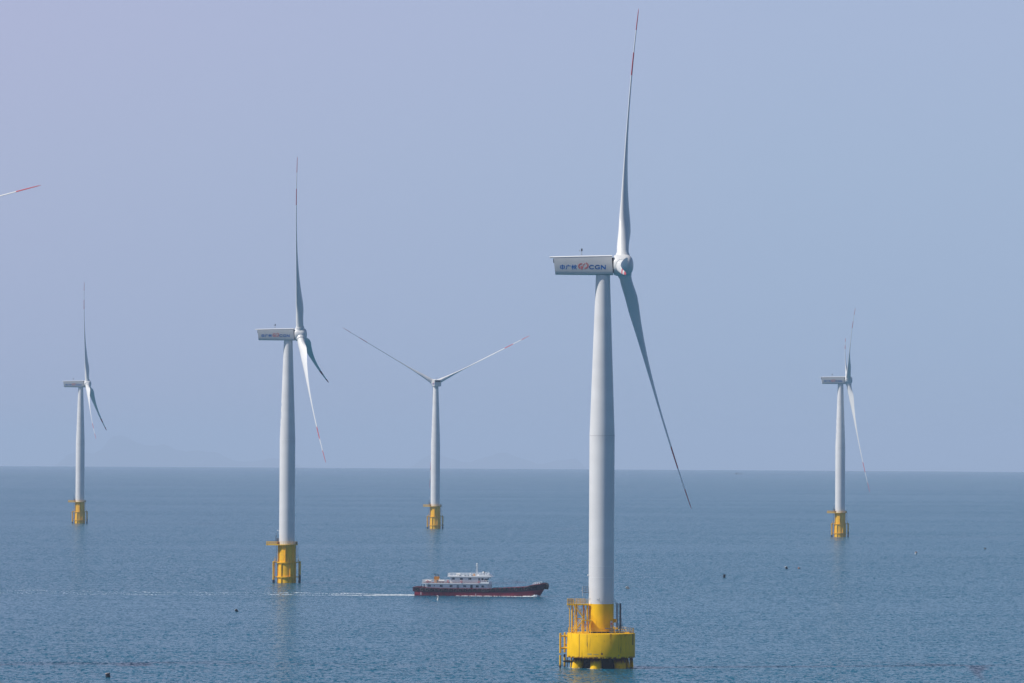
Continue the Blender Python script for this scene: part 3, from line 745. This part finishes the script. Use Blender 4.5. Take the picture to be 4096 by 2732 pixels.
def make_mono(loc, label, base_rot=0.0, lamp=True):
    t = empty("wind_turbine", (loc[0], loc[1], sea_z(loc[0], loc[1])), label, "wind turbine", G)
    tw_ = part("tower", share("mono_tower", lambda: tower_mesh(15.2), [M['white'], M['yel']]), t)
    part("tower_number", share("tower_number", side_marks, M['blue'], False), tw_)
    part("weld_seam", share("weld_seams", lambda: seam_mesh((25.2, 57.6)), M['seam']), tw_)
    part("lamp", share("tower_lamp", lamp_mesh, M['sign']), tw_)
    sh = part("transition_piece", share("mono_shell", mono_shell, M['ymono']), t, base_rot)
    part("ring_flange", share("mono_rings", mono_rings, M['ymono']), sh)
    up = share("fin_up", lambda: fin(8.34, 15.18, 3.0, 3.62), M['ymono']); lo = share("fin_mid", lambda: fin(2.6, 8.05, 3.0, 3.6), M['ymono']); ll = share("fin_low", lambda: fin(-2, 2.3, 3.0, 3.6), M['ymono'])
    for k in range(6):
        part("fin", up, sh, math.radians(-96+60*k)); part("fin", lo, sh, math.radians(-124+60*k)); part("fin", ll, sh, math.radians(-124+60*k))
    pf = part("platform", share("mono_platform", platform_mesh, M['ytube']), t)
    part("platform_railing", share("mono_platform_rail", platform_rail, M['yrail']), pf)
    part("service_crane", share("service_crane", crane_mesh, M['gmet']), pf)
    part("warning_sign", share("warning_sign", sign_mesh, [M['org'], M['dark']], False), pf)
    for s in (-1, 1):
        f_ = part("fender", share("fender%d" % s, lambda: side_tubes(s), M['ytube']), t, base_rot)
        part("marine_growth", share("fouling%d" % s, lambda: side_fouling(s), M['fouling']), f_)
    part("ladder", share("mono_ladder", ladder, M['gmet']), t)
    return t
t2 = make_mono((-90.08, 1911.64), "second largest white wind turbine, left of the dark red ship")
make_top(t2, -0.03, [(4.06, -19.23, 170.52), (17.46, -51.6, 48.61), (13.54, 70.92, 81.69)], (0, 0, 58))
t1 = make_mono((-309.18, 3407.5), "small distant white wind turbine at the far left of the sea, side on", math.radians(9))
make_top(t1, -0.03, [(2.25, -3.8, 173.3), (16.5, -60.8, 60.6), (13.12, 65.2, 67.0)], (0, 0, 58))
t3 = make_mono((-52.09, 3263.63), "wind turbine seen from behind, two blades spread in a wide V above the ship")
make_top(t3, 1.70, [(-64.3, -2.06, 137.71), (64.3, 14.66, 133.34), (-4.19, 14.52, 27.4)], 72, 2.0)
t5 = make_mono((209.91, 3032.05), "distant white wind turbine on the right side of the sea, two blades pointing up")
make_top(t5, -0.01, [(5.0, -59.0, 144.4), (18.26, -9.63, 28.6), (7.8, 67.5, 128.4)], 0)
t0 = make_mono((-184.4, 1165.0), "wind turbine outside the left edge, only a red blade tip showing against the sky")
c18 = math.radians(17)
tip0 = Vector((-115.83+184.4, 0.0, 118.13-sea_z(-184, 1165)))
make_top(t0, 1.65, [tuple(tip0), (-28.0, 6.0, 166.0), (-40.0, 5.0, 37.0)], 74, 1.0)

# ------------------------------------------------------------------ the cargo ship
SH = (-35.2, 1758.0)
ship = empty("cargo_ship", (SH[0], SH[1], sea_z(*SH)), "long dark red work ship with white deckhouse and a row of tyres along its side", "ship")
HEAD = math.radians(-6); ship.location = (SH[0]+.1, SH[1]+2.4, sea_z(*SH)); ship.rotation_euler = (0, 0, HEAD)
def on_ship(x, y): return ship.location.x+x*math.cos(HEAD)-y*math.sin(HEAD), ship.location.y+x*math.sin(HEAD)+y*math.cos(HEAD)
def sheer(x):
    P_ = [(-.6, 3.25), (4.5, 3.05), (6, 2.78), (28, 2.75), (34, 3.05), (40.8, 3.4), (42.0, 3.75), (43.2, 4.15), (47, 4.6), (49.4, 4.85)]
    for a, b in zip(P_, P_[1:]):
        if x <= b[0]: return a[1]+(b[1]-a[1])*max(0, (x-a[0])/(b[0]-a[0]))
    return P_[-1][1]
def halfb(x, z):
    f = max(0, (x-36)/(46.3+max(0, z)*.75-36)); w = 4.5*math.sqrt(max(0, 1-f**2.1)) if x > 36 else 4.5
    if x < 2: w = 4.1+.2*x
    return max(w, .05)
hb = MB(); secs = []; xs = [0.0, 1, 2, 5, 10, 16, 22, 28, 33, 36, 38, 40, 41, 42, 43, 44, 45, 46, 46.8, 47.6, 48.3]
def zlev(x): top = sheer(x); return [-1.2, 0.0, 0.7, 1.35+max(0, x-36)*.10, top-.25, top]
for x in xs:
    zl = zlev(x); row = []
    for z in zl:
        xx = x
        if x > 44: xx = min(x, 46.2+max(z, -1)*.62); 
        row.append((xx if x > 44 else x, -halfb(x, z)*(.82 if z < 0 else 1), z))
    secs.append(row)
nl = 6
for side in (1, -1):
    o = len(hb.v); hb.v += [(p[0], p[1]*side, p[2]) for r in secs for p in r]
    for j in range(len(secs)-1):
        for i in range(nl-1):
            hb.f.append((o+j*nl+i, o+(j+1)*nl+i, o+(j+1)*nl+i+1, o+j*nl+i+1)); hb.m.append(0 if i < 3 else 1)
w0 = len(secs)*nl
for i in range(nl-1): hb.f.append((i, i+1, w0+i+1, w0+i)); hb.m.append(0 if i < 3 else 1); e = (len(secs)-1)*nl; hb.f.append((e+i, e+i+1, w0+e+i+1, w0+e+i)); hb.m.append(0 if i < 3 else 1)
for j in range(len(secs)-1): hb.f.append((j*nl, (j+1)*nl, w0+(j+1)*nl, w0+j*nl)); hb.m.append(0)
hull = hb.build("hull", [M['hull'], M['belt']], ship)
dk = MB()
for j in range(len(secs)-1):
    a, b = secs[j][5], secs[j+1][5]; z0 = a[2]-.75 if xs[j] < 43 else a[2]-.1; z1 = b[2]-.75 if xs[j+1] < 43 else b[2]-.1
    dk.add([(a[0], a[1]*.98, z0), (b[0], b[1]*.98, z1), (b[0], -b[1]*.98, z1), (a[0], -a[1]*.98, z0)], [(0, 1, 2, 3)])
dk.build("deck", M['deck'], ship)
mb = MB(); mb.box(-.62, .1, -4.3, 4.3, 1.55, 3.2); mb.build("stern_fender", M['belt'], hull)
mk = MB(); mk.box(2.35, 2.6, -4.53, -4.49, .3, 1.2); mk.box(22.75, 22.95, -4.53, -4.49, .3, .95); mk.build("draught_mark", M['lbw'], hull)
# rubbing strake rail on top of the bulwark and bow platform
mb = MB()
for a, b in zip(secs, secs[1:]):
    for s in (1, -1): mb.tube((a[5][0], a[5][1]*s, a[5][2]), (b[5][0], b[5][1]*s, b[5][2]), .08, n=6)
mb.build("bulwark_rail", M['hull'], hull)
# tyres along the side
ty = MB().torus((0, 0, 0), .48, .21, 'y', 22, 8).tube((0, .1, 0), (0, .02, 0), .45, n=16, mi=1).mesh("tyre_mesh", [M['tyre'], M['dark']]); tyl = MB().torus((0, 0, 0), .48, .21, 'y', 22, 8).tube((0, .1, 0), (0, .02, 0), .43, n=16, mi=1).mesh("tyre_mesh_worn", [M['tyrel'], M['dark']])
tx = [1.05, 2.85, 4.7, 6.35, 8.15, 9.95, 11.7, 13.5, 15.25, 17.0, 18.75, 20.5, 22.35, 24.1, 25.7, 27.4, 29.15, 30.95, 32.7, 34.4, 36.2, 37.8, 39.6, 41.3, 43.1, 44.8]
rt = random.Random(5)
for i, x in enumerate(tx):
    zc = {0: 2.45, 1: 2.25}.get(i, 2.12 if x < 28 else 2.2+(x-28)*.055); 
    if x > 42: zc = 3.2+(x-43)*.22
    y = -halfb(x, 2)-.22; ang = 0
    if x > 36: ang = math.atan2(halfb(x-.5, 3)-halfb(x+.5, 3), 1.0)
    o = part("tyre", tyl if i in (1, 2, 14, 21, 23) else ty, ship, ang, (x+rt.uniform(-.05, .05), y, zc+rt.uniform(-.07, .05))); o.rotation_euler.x = rt.uniform(-.06, .06)
bf = MB()
for (x, y, z, R_) in ((47.5, -.9, 3.9, .78), (48.3, 0, 3.85, .85), (47.5, .9, 3.9, .78)): MB().torus((x, y, z), R_, .42, 'y', 20, 8).build("bow_tyre", M['tyre'], ship)
MB().torus((49.0, 0, 3.7), .8, .38, 'x', 20, 8).build("bow_tyre", M['tyre'], ship); bf.tube((47.6, -1.4, 3.5), (47.6, 1.4, 3.5), .8, n=14); bf.tube((48.7, -1.1, 3.4), (48.7, 1.1, 3.4), .62, n=14)
bf.build("bow_fender", M['tyre'], ship)
# lower deckhouse
dh = MB().box(4.4, 27.2, -3.7, 3.7, 2.0, 4.42); dh.prism([(27.2, 2.0), (28.1, 2.0), (28.1, 4.42), (27.2, 4.42)], -3.0, 3.0); lowh = dh.build("lower_deckhouse", M['wship'], ship, smooth=False)
bdk = MB().box(2.85, 27.9, -4.3, 4.3, 4.42, 4.72); bdk.box(3.0, 27.6, -4.2, 4.2, 4.725, 4.76, 1); bd_ = bdk.build("boat_deck", [M['wship'], M['deck']], ship, smooth=False)
upm = MB().prism([(13.1, 4.77), (26.3, 4.77), (27.3, 6.95), (13.1, 6.95)], -3.1, 3.1); uph = upm.build("upper_deckhouse", M['wship'], ship, smooth=False)
rf = MB().prism([(12.25, 6.98), (22.5, 6.98), (27.0, 7.0), (28.6, 7.0), (27.6, 7.9), (26.9, 7.75), (22.5, 7.35), (12.25, 7.3)], -3.8, 3.8); roof = rf.build("wheelhouse_roof", M['wship'], ship, smooth=False)
bw = MB().prism([(24.0, 4.6), (27.7, 4.55), (27.75, 5.25), (24.9, 5.2), (24.6, 5.1)], -4.36, -4.22); bw.box(27.65, 27.78, -4.2, 4.2, 4.7, 5.3); bw.build("bridge_wing_bulwark", M['wship'], ship, smooth=False)
cols = MB()
for x, y in ((3.2, -4.1), (3.2, 4.1), (4.6, -4.1), (27.9, -3.6)): cols.tube((x, y, 2.2), (x, y, 4.45), .07, n=6)
for x in (6, 10, 14, 18, 22): cols.box(x-.03, x+.03, -3.73, -3.69, 2.8, 4.4)
cols.build("deck_pillar", M['wship'], ship)
def win(parent, x, z, w, h, y, split=.5, darkright=True, single=None):
    f_ = MB().box(x-w/2, x+w/2, y-.05, y+.02, z-h/2, z+h/2).build("window", M['glassl'] if single else M['metal'], parent, smooth=False)
    a, b = x-w/2+.05, x+w/2-.05; m_ = a+(b-a)*split
    for (p, q, dk_) in ((a, m_, not darkright), (m_+.04, b, darkright)):
        if single: dk_ = single == 'd'
        MB().box(p, q, y-.08, y-.055, z-h/2+.06, z+h/2-.06).build("pane", M['glass'] if dk_ else M['glassl'], f_, smooth=False)
S_ = lambda X_, Y_: ((X_-145)/42.4, (630-Y_)/42.4)
for X_, Y_, w_, sp, dr in ((750, 362, 47, .6, True), (882, 365, 47, .45, False), (1012, 365, 47, .5, True)): x, z = S_(X_, Y_); win(uph, x, z, w_/42.4, .74, -3.1, sp, dr)
x, z = S_(1160, 365); win(uph, x, z, .6, .6, -3.1, .5, True, 'd'); x, z = S_(1213, 366); win(uph, x, z, .75, .75, -3.1, .5, True, 'd')
wp = MB()
for k in range(2): x0 = 25.75+k*.62; wp.prism([(x0, 5.55), (x0+.45, 5.55), (x0+.75, 6.4), (x0+.3, 6.4)], -3.16, -3.10)
wp.build("wheelhouse_window", M['glass'], uph, smooth=False)
for k in range(5):
    y0 = -2.8+k*1.15
    MB().add([(26.72, y0, 5.6), (26.72, y0+1.0, 5.6), (27.1, y0+1.0, 6.42), (27.1, y0, 6.42), (26.68, y0, 5.6), (26.68, y0+1.0, 5.6), (27.06, y0+1.0, 6.42), (27.06, y0, 6.42)],
             [(0, 1, 2, 3), (7, 6, 5, 4), (0, 4, 5, 1), (1, 5, 6, 2), (2, 6, 7, 3), (3, 7, 4, 0)]).build("wheelhouse_window", M['glass'], uph, smooth=False)
for X_, Y_, w_, sp, dr in ((377, 474, 47, .62, True), (567, 476, 45, .5, False), (722, 478, 44, .45, False), (1135, 480, 46, .65, False), (1222, 480, 42, .5, False)): x, z = S_(X_, Y_); win(lowh, x, z, w_/42.4, .72, -3.7, sp, dr)
x, z = S_(457, 474); win(lowh, x, z, .35, .4, -3.7, .5, True, 'l'); x, z = S_(935, 478); win(lowh, x, z, 1.05, .68, -3.7, .5, True, 'l')
for X_, m_ in ((828, 'glassl'), (1043, 'glass')):
    x, z = S_(X_, 485); d_ = MB().box(x-.42, x+.42, -3.75, -3.68, 2.3, 4.05).build("door", M['metal'] if m_ == 'glassl' else M['vent'], lowh, smooth=False)
    MB().box(x+.25, x+.31, -3.80, -3.755, 3.0, 3.15).build("door_handle", M['dark'], d_, smooth=False)
x, z = S_(1160, 400); MB().box(x-.38, x+.38, -3.13, -3.08, 4.8, 6.55).build("door", M['metal'], uph, smooth=False)
MB().box(27.9, 28.12, -2.9, 2.9, 2.9, 4.1).build("front_panel", M['glassl'], lowh, smooth=False)
# railings
def rail_obj(pts, h, parent, name="railing", mid=3, r=.035):
    mb = MB(); railing(mb, pts, h, r, mid=mid); return mb.build(name, M['wship'], parent, kind="stuff")
rail_obj([(2.95+i*1.18, -4.2, 4.72) for i in range(19)], 1.1, bd_); rail_obj([(2.95+i*1.18, 4.2, 4.72) for i in range(19)], 1.1, bd_)
rail_obj([(2.95, -4.2+i*1.2, 4.72) for i in range(8)], 1.1, bd_); rail_obj([(24.9+i*.95, -4.2, 5.2) for i in range(4)], .55, bd_, mid=1, r=.06)
rail_obj([(12.35+i*1.2, -3.7, 7.3+max(0, i-8)*.09) for i in range(13)], 1.0, roof); rail_obj([(12.35+i*1.2, 3.7, 7.3+max(0, i-8)*.09) for i in range(13)], 1.0, roof)
rail_obj([(12.35, -3.7+i*.92, 7.3) for i in range(9)], 1.0, roof); rail_obj([(27.0, -3.7+i*.92, 7.9) for i in range(9)], .5, roof, mid=1)
# funnel with two bent exhausts
fu = MB().prism([(6.95, 4.76), (8.8, 4.76), (8.75, 7.0), (6.9, 7.0)], -1.1, 1.1); fun = fu.build("funnel", M['funnel'], ship, smooth=False)
ex = MB(); ex.path([(7.45, -.3, 7.0), (7.45, -.3, 7.5), (7.3, -.3, 7.75), (6.7, -.3, 7.9)], .13, 8); ex.path([(8.3, .3, 7.0), (8.3, .3, 7.4), (8.15, .3, 7.65), (7.7, .3, 7.68)], .13, 8)
ex.build("exhaust_pipe", M['dark'], fun)
MB().box(8.0, 8.6, -1.16, -1.1, 4.9, 5.7).build("funnel_grille", M['dark'], fun, smooth=False)
# life rafts, domes, mast, radar
def canister(x0, x1, y, z, r, parent, nm="life_raft_canister"):
    mb = MB(); mb.tube((x0, y, z), (x1, y, z), r, n=16); mb.tube((x0-.08, y, z), (x0, y, z), r*.7, r, n=16); mb.tube((x1, y, z), (x1+.08, y, z), r, r*.7, n=16)
    for x in (x0+.3, x1-.3): mb.box(x-.06, x+.06, y-r*.7, y+r*.7, z-r-.25, z-r*.6, 1)
    mb.build(nm, [M['raft'], M['metal']], parent)
canister(3.9, 6.0, -2.2, 5.4, .42, ship); canister(8.95, 10.9, -2.3, 5.45, .36, ship); canister(15.5, 16.8, -2.6, 7.95, .42, ship)
mb = MB(); mb.sphere((20.35, -.5, 8.25), .22, 12, 7); mb.tube((20.35, -.5, 7.3), (20.35, -.5, 8.1), .07, n=6); mb.build("satellite_dome", M['raft'], ship)
mb = MB(); x0 = 22.6
mb.tube((x0-.15, -.25, 7.35), (x0, 0, 11.6), .045, n=6); mb.tube((x0-.15, .25, 7.35), (x0, 0, 11.6), .045, n=6); mb.tube((x0+.45, 0, 7.35), (x0+.2, 0, 11.7), .06, n=6)
for i in range(8): mb.tube((x0-.1, 0, 7.8+i*.5), (x0+.38, 0, 7.8+i*.5), .03, n=4)
for i, (dx, zz) in enumerate(((-.35, 8.6), (.55, 9.2), (-.3, 10.3), (.5, 10.8))): mb.box(x0+dx-.12, x0+dx+.12, -.12, .12, zz, zz+.22, 1)
mb.tube((x0-.4, 0, 11.1), (x0+.6, 0, 11.1), .04, n=5); mast = mb.build("mast", [M['wship'], M['vent']], ship)
MB().sphere((22.75, 0, 11.85), .24, 12, 7, sc=(1.2, 1, .8)).build("masthead_dome", M['raft'], mast)
mb = MB(); mb.tube((25.55, -.6, 7.6), (25.55, -.6, 8.3), .12, n=8); mb.sphere((25.4, -.6, 8.65), .42, 12, 7, sc=(1, 1, .9)); mb.build("searchlight", M['vent'], ship)
MB().tube((25.15, -1.0, 8.75), (25.35, -.8, 8.7), .26, n=10).build("searchlight_lens", M['raft'], ship)
mb = MB(); mb.prism([(21.2, 7.35), (22.3, 7.35), (22.1, 8.15), (21.5, 8.15)], -1.4, -.4); mb.build("rescue_box", M['funnel'], ship, smooth=False)
mb = MB()
for x in (16.9, 18.8, 19.9, 21.3): mb.box(x-.3, x+.3, -3.0, -2.4, 7.3, 7.55)
mb.build("roof_fitting", M['vent'], ship, smooth=False)
mb = MB(); mb.box(23.2, 23.7, -2.6, -2.2, 7.4, 8.0); mb.box(11.0, 11.6, -2.2, -1.8, 4.8, 5.5); mb.tube((8.9, -2, 5.7), (9.1, -2, 6.2), .12, n=6); mb.build("deck_box", M['wship'], ship, smooth=False)
mb = MB(); mb.tube((26.4, -3, 7.8), (26.4, -3, 9.1), .025, n=4); mb.tube((27.4, -2, 7.9), (27.4, -2, 8.3), .06, n=5); mb.tube((28.2, -3.2, 6.9), (28.2, -3.2, 6.3), .08, n=6); mb.build("aerial", M['gmet'], ship)
def lifebuoy(x, z, y):
    mb = MB(); mb.torus((x, y, z), .32, .10, 'y', 20, 6, 0)
    for k in range(4):
        a = PI/4+k*PI/2; mb.sphere((x+.32*math.cos(a), y, z+.32*math.sin(a)), .125, 8, 5, 1)
    mb.tube((x, y+.06, z), (x, y+.02, z), .2, n=12, mi=1)
    mb.build("lifebuoy", [M['lbred'], M['lbw']], ship)
for X_, Y_ in ((355, 405), (675, 403), (887, 408), (1162, 413)): x, z = S_(X_, Y_); lifebuoy(x, z, -4.35)
# bow gear
mb = MB(); railing(mb, [(43.8, -1.6, 4.2), (44.6, -1.6, 4.3), (45.4, -1.5, 4.4), (46.2, -1.2, 4.5), (46.9, -.8, 4.6)], .75, .04); railing(mb, [(43.8, 1.6, 4.2), (45.4, 1.5, 4.4), (46.9, .8, 4.6)], .75, .04); mb.box(45.9, 46.6, -.6, .3, 4.4, 5.0)
mb.build("bow_railing", M['wship'], ship, kind="stuff")
mb = MB()
for x, z in ((45.9, 4.4), (46.6, 4.5), (41.0, 3.2), (41.6, 3.3), (25.6, 2.7), (26.2, 2.7), (4.5, 2.7), (1.1, 3.0)): mb.tube((x, -3.6 if x < 43 else -1.9, z-.6), (x, -3.6 if x < 43 else -1.9, z+.55), .13, n=8)
mb.build("mooring_bollard", M['dark'], ship)
mb = MB(); mb.tube((41.3, -2.5, 3.6), (43.4, -1.8, 3.95), .12, n=8); mb.box(42.2, 43.0, -1, 1, 3.0, 3.9); mb.build("anchor_winch", M['raft'], ship)

# crew: two people at the stern
def person(loc, label, pose, mtop, mleg):
    J = {'pel': (0, 0, .88), 'che': (0, 0, 1.28), 'nek': (0, 0, 1.42), 'hed': (0, 0, 1.53), 'top': (0, 0, 1.66)}
    J.update(pose); names = list(J); ed = [('pel', 'che'), ('che', 'nek'), ('nek', 'hed'), ('hed', 'top')]
    for s, k in ((-1, 'l'), (1, 'r')):
        J.setdefault('hip'+k, (0, .09*s, .84)); J.setdefault('kne'+k, (.03, .10*s, .47)); J.setdefault('ank'+k, (0, .10*s, .08)); J.setdefault('toe'+k, (.17, .11*s, .03))
        J.setdefault('sho'+k, (J['che'][0]+.01, .19*s, J['che'][2]+.08)); J.setdefault('elb'+k, (.02, .24*s, 1.08)); J.setdefault('han'+k, (.10, .24*s, .84))
        ed += [('pel', 'hip'+k), ('hip'+k, 'kne'+k), ('kne'+k, 'ank'+k), ('ank'+k, 'toe'+k), ('che', 'sho'+k), ('sho'+k, 'elb'+k), ('elb'+k, 'han'+k)]
    RAD = {'pel': .15, 'che': .16, 'nek': .06, 'hed': .10, 'top': .075}
    for k in 'lr': RAD.update({'hip'+k: .11, 'kne'+k: .07, 'ank'+k: .045, 'toe'+k: .04, 'sho'+k: .075, 'elb'+k: .05, 'han'+k: .04})
    names = list(J); me = bpy.data.meshes.new("person"); me.from_pydata([J[n_] for n_ in names], [(names.index(a), names.index(b)) for a, b in ed], [])
    o = bpy.data.objects.new("person", me); C.objects.link(o); o.location = loc
    m1 = o.modifiers.new("skin", 'SKIN'); o.modifiers.new("sub", 'SUBSURF').levels = 1
    for i, n_ in enumerate(names): me.skin_vertices[0].data[i].radius = (RAD[n_], RAD[n_]); me.skin_vertices[0].data[i].use_root = n_ == 'pel'
    dg = bpy.context.evaluated_depsgraph_get(); ev = o.evaluated_get(dg); m2 = bpy.data.meshes.new_from_object(ev); o.modifiers.clear(); o.data = m2
    m2.materials.clear(); m2.materials.append(mtop); m2.materials.append(M['skin']); m2.materials.append(mleg)
    hz = J['nek'][2]
    for p in m2.polygons: p.material_index = 1 if p.center.z > hz else (2 if p.center.z < .85 else 0); p.use_smooth = True
    hx, hy, hzz = J['hed']
    MB().sphere((hx, hy, hzz+.06), .125, 12, 7, sc=(1, 1, .85)).build("hat", M['cloth'], o)
    return tag(o, label, "person", "crew on the ship's stern")
sz = sea_z(*SH)
person((*on_ship(2.55, -3.2), sz+2.45), "person in dark clothes standing upright nearest the stern of the red ship", {'hanl': (.16, -.2, .98)}, M['cloth2'], M['cloth'])
person((*on_ship(3.4, -3.3), sz+2.45), "person in black bending with one arm held out towards the deckhouse", {'che': (.10, 0, 1.22), 'nek': (.16, 0, 1.36), 'hed': (.22, 0, 1.46), 'top': (.26, 0, 1.57), 'elbl': (.42, -.2, 1.30), 'hanl': (.72, -.18, 1.36)}, M['cloth'], M['cloth'])

# ------------------------------------------------------------------ foam: wake and bow wave
def foam(name, label, gen, n_, seedv):
    rnd = random.Random(seedv); mb = MB()
    for _ in range(n_):
        x, y, sx_, sy_, h = gen(rnd); k = rnd.randint(5, 8); z = sea_z(x, y)+.02
        vs_ = []
        for i in range(k):
            a = 2*PI*i/k; q = rnd.uniform(.55, 1.1); vs_.append((x+sx_*q*math.cos(a), y+sy_*q*math.sin(a), z))
        vs_.append((x+rnd.uniform(-.2, .2)*sx_, y, z+h)); c_ = k
        mb.add(vs_, [(i, (i+1) % k, c_) for i in range(k)])
    o = mb.build(name, M['foam'], smooth=False); o["kind"] = "stuff"; o["label"] = label; return o
def wake_y(x):                                                       # the old track bends a little away from the camera
    t = (-35-x)/155.0; return 1759.8+12*t+9*math.sin(t*7.5)*min(1, t*3)*.5
def g_wake(r):
    t = r.random()**1.8; x = SH[0]+.5-t*160
    dens = math.sin(x*.21)+math.sin(x*.083+1)+r.uniform(-1.2, 1.2)
    side = r.choice((-1, 1)); w = 1.5+9*min(1, t*6)+t*6
    y = wake_y(x)+side*w*(1+.25*math.sin(x*.31+side))*r.uniform(.8, 1.05)+r.gauss(0, .7+3*t)
    s = r.uniform(.10, .42)*(1.25 if t < .12 else .85)*(.5 if dens < -.3 else 1)
    if t > .12: s *= (.34+.5*math.sin(x*.13)**2)*(1 if t < .35 else .72)
    return x, y, s*2.2, s*1.5, r.uniform(.02, .07)*(1.5 if t < .06 else 1)
foam("wake_foam", "broken white foam trail left on the water behind the ship", g_wake, 1700, 3)
def g_hull(r):
    x = r.uniform(16, 44); b = 4.5 if x < 36 else halfb(x, 0)
    if 29 < x < 35 and r.random() < .6: x += 8 if x > 32 else -8
    b = halfb(x, 0) if x > 36 else 4.5
    return *on_ship(x, -b-r.uniform(.1, .9)-max(0, x-34)*.08), r.uniform(.2, .6), r.uniform(.15, .45), r.uniform(.04, .16)
def g_bow(r):
    t = r.random(); x = 40.5+t*6.2; b = halfb(min(x, 45.9), 0)
    return *on_ship(x, -b-r.uniform(0, 1.4)), r.uniform(.12, .45), r.uniform(.12, .45), r.uniform(.05, .25+.7*math.exp(-((x-45)/.9)**2))
foam("hull_foam", "thin white foam line along the waterline of the ship", g_hull, 150, 5)
foam("bow_wave", "white spray thrown up at the ship's bow", g_bow, 260, 6)

def g_leg(r):
    k = r.randrange(6); a = math.radians(-71+60*k) if k != 1 else math.radians(-13); b = r.uniform(0, 2*PI); q = 1.5+abs(r.gauss(0, .25))
    return 22.53+6.95*math.sin(a)+q*math.cos(b), 1180.9-6.95*math.cos(a)+q*math.sin(b), r.uniform(.08, .22), r.uniform(.08, .2), .03
foam("leg_foam", "flecks of foam where the near turbine's piles meet the water", g_leg, 200, 8)

# ------------------------------------------------------------------ buoys and the far boat
def buoy(x, y, r, h, tilt, az, mt, mb_, label, ring=True, grp="small floats drifting on the sea"):
    m_ = MB(); m_.lathe([(r*.92, -h*.5), (r, -h*.3), (r, h*.82), (r*1.06, h*.86)], 20, 1)
    m_.lathe([(r*1.06, h*.86), (r*1.06, h), (r*.45, h), (r*.4, h*.9), (.01, h*.9)], 20, caps=False, mis=[0, 0, 0, 1])
    o = m_.build("buoy", [mt, mb_]); o.location = (x, y, sea_z(x, y)); o.rotation_euler = (tilt*math.sin(az), tilt*math.cos(az), 0)
    return tag(o, label, "buoy", grp)
B = [(-94.43, 1117.5, .42, .75, -.16, 0, 'btan', 'bblk', "black drum float with a pale ring top near the bottom left corner"),
     (-90.4, 1572.5, .34, .75, -.6, 0, 'bwht', 'bblk', "tilted black float with bright white top below the yellow monopile left of the ship"),
     (-26.9, 1740.5, .40, .55, .8, .6, 'bwht', 'bblk', "tilted float with dark side just under the ship's hull"),
     (-25.94, 1702.8, .40, .95, .1, 0, 'bwht', 'bwht', "white upright float in front of the ship, the nearer of two there"),
     (45.95, 1859.2, .45, .85, -.7, 0, 'bwht', 'btan', "tilted white and tan float right of the near turbine tower"),
     (91.15, 2030.4, .42, 1.1, .12, 0, 'bblk', 'bblk', "all black upright float in open water right of the near turbine"),
     (127.17, 2189.4, .42, .95, -.4, 0, 'bwht', 'bblk', "white topped float left of a small brown one"),
     (133.1, 2196.0, .42, .45, .5, 0, 'bbrn', 'bbrn', "small low brown float right of a white topped one"),
     (215.33, 2527.2, .45, .9, .3, 1, 'bbrn', 'bwht', "brown and white float right of the distant right turbine"),
     (266.57, 2671.9, .55, .5, .9, 0, 'bblk', 'bblk', "low dark float nearest the right edge of the picture")]
for x, y, r, h, ti, az, a, b, lab in B: q_ = .95 if abs(x+26) < 2 else 1.3; buoy(x, y, r*q_, h*q_, ti, az, M[a], M[b], lab)
fb = (671.5, 14022.0)
boat = empty("fishing_boat", (fb[0]-11, fb[1], sea_z(*fb)), "faint grey fishing boat far off just below the horizon on the right", "boat")
MB().prism([(0, -1), (19, -1), (22, 2.2), (19, 1.7), (5, 1.3), (0, 2.0)], -2.4, 2.4).build("hull", M['boatd'], boat, smooth=False)
MB().box(1.2, 5.5, -1.8, 1.8, 1.3, 4.2).build("cabin", M['boatd'], boat, smooth=False)
MB().tube((6.0, 0, 1.3), (6.6, 0, 6.5), .3, n=6).build("mast", M['boatd'], boat)
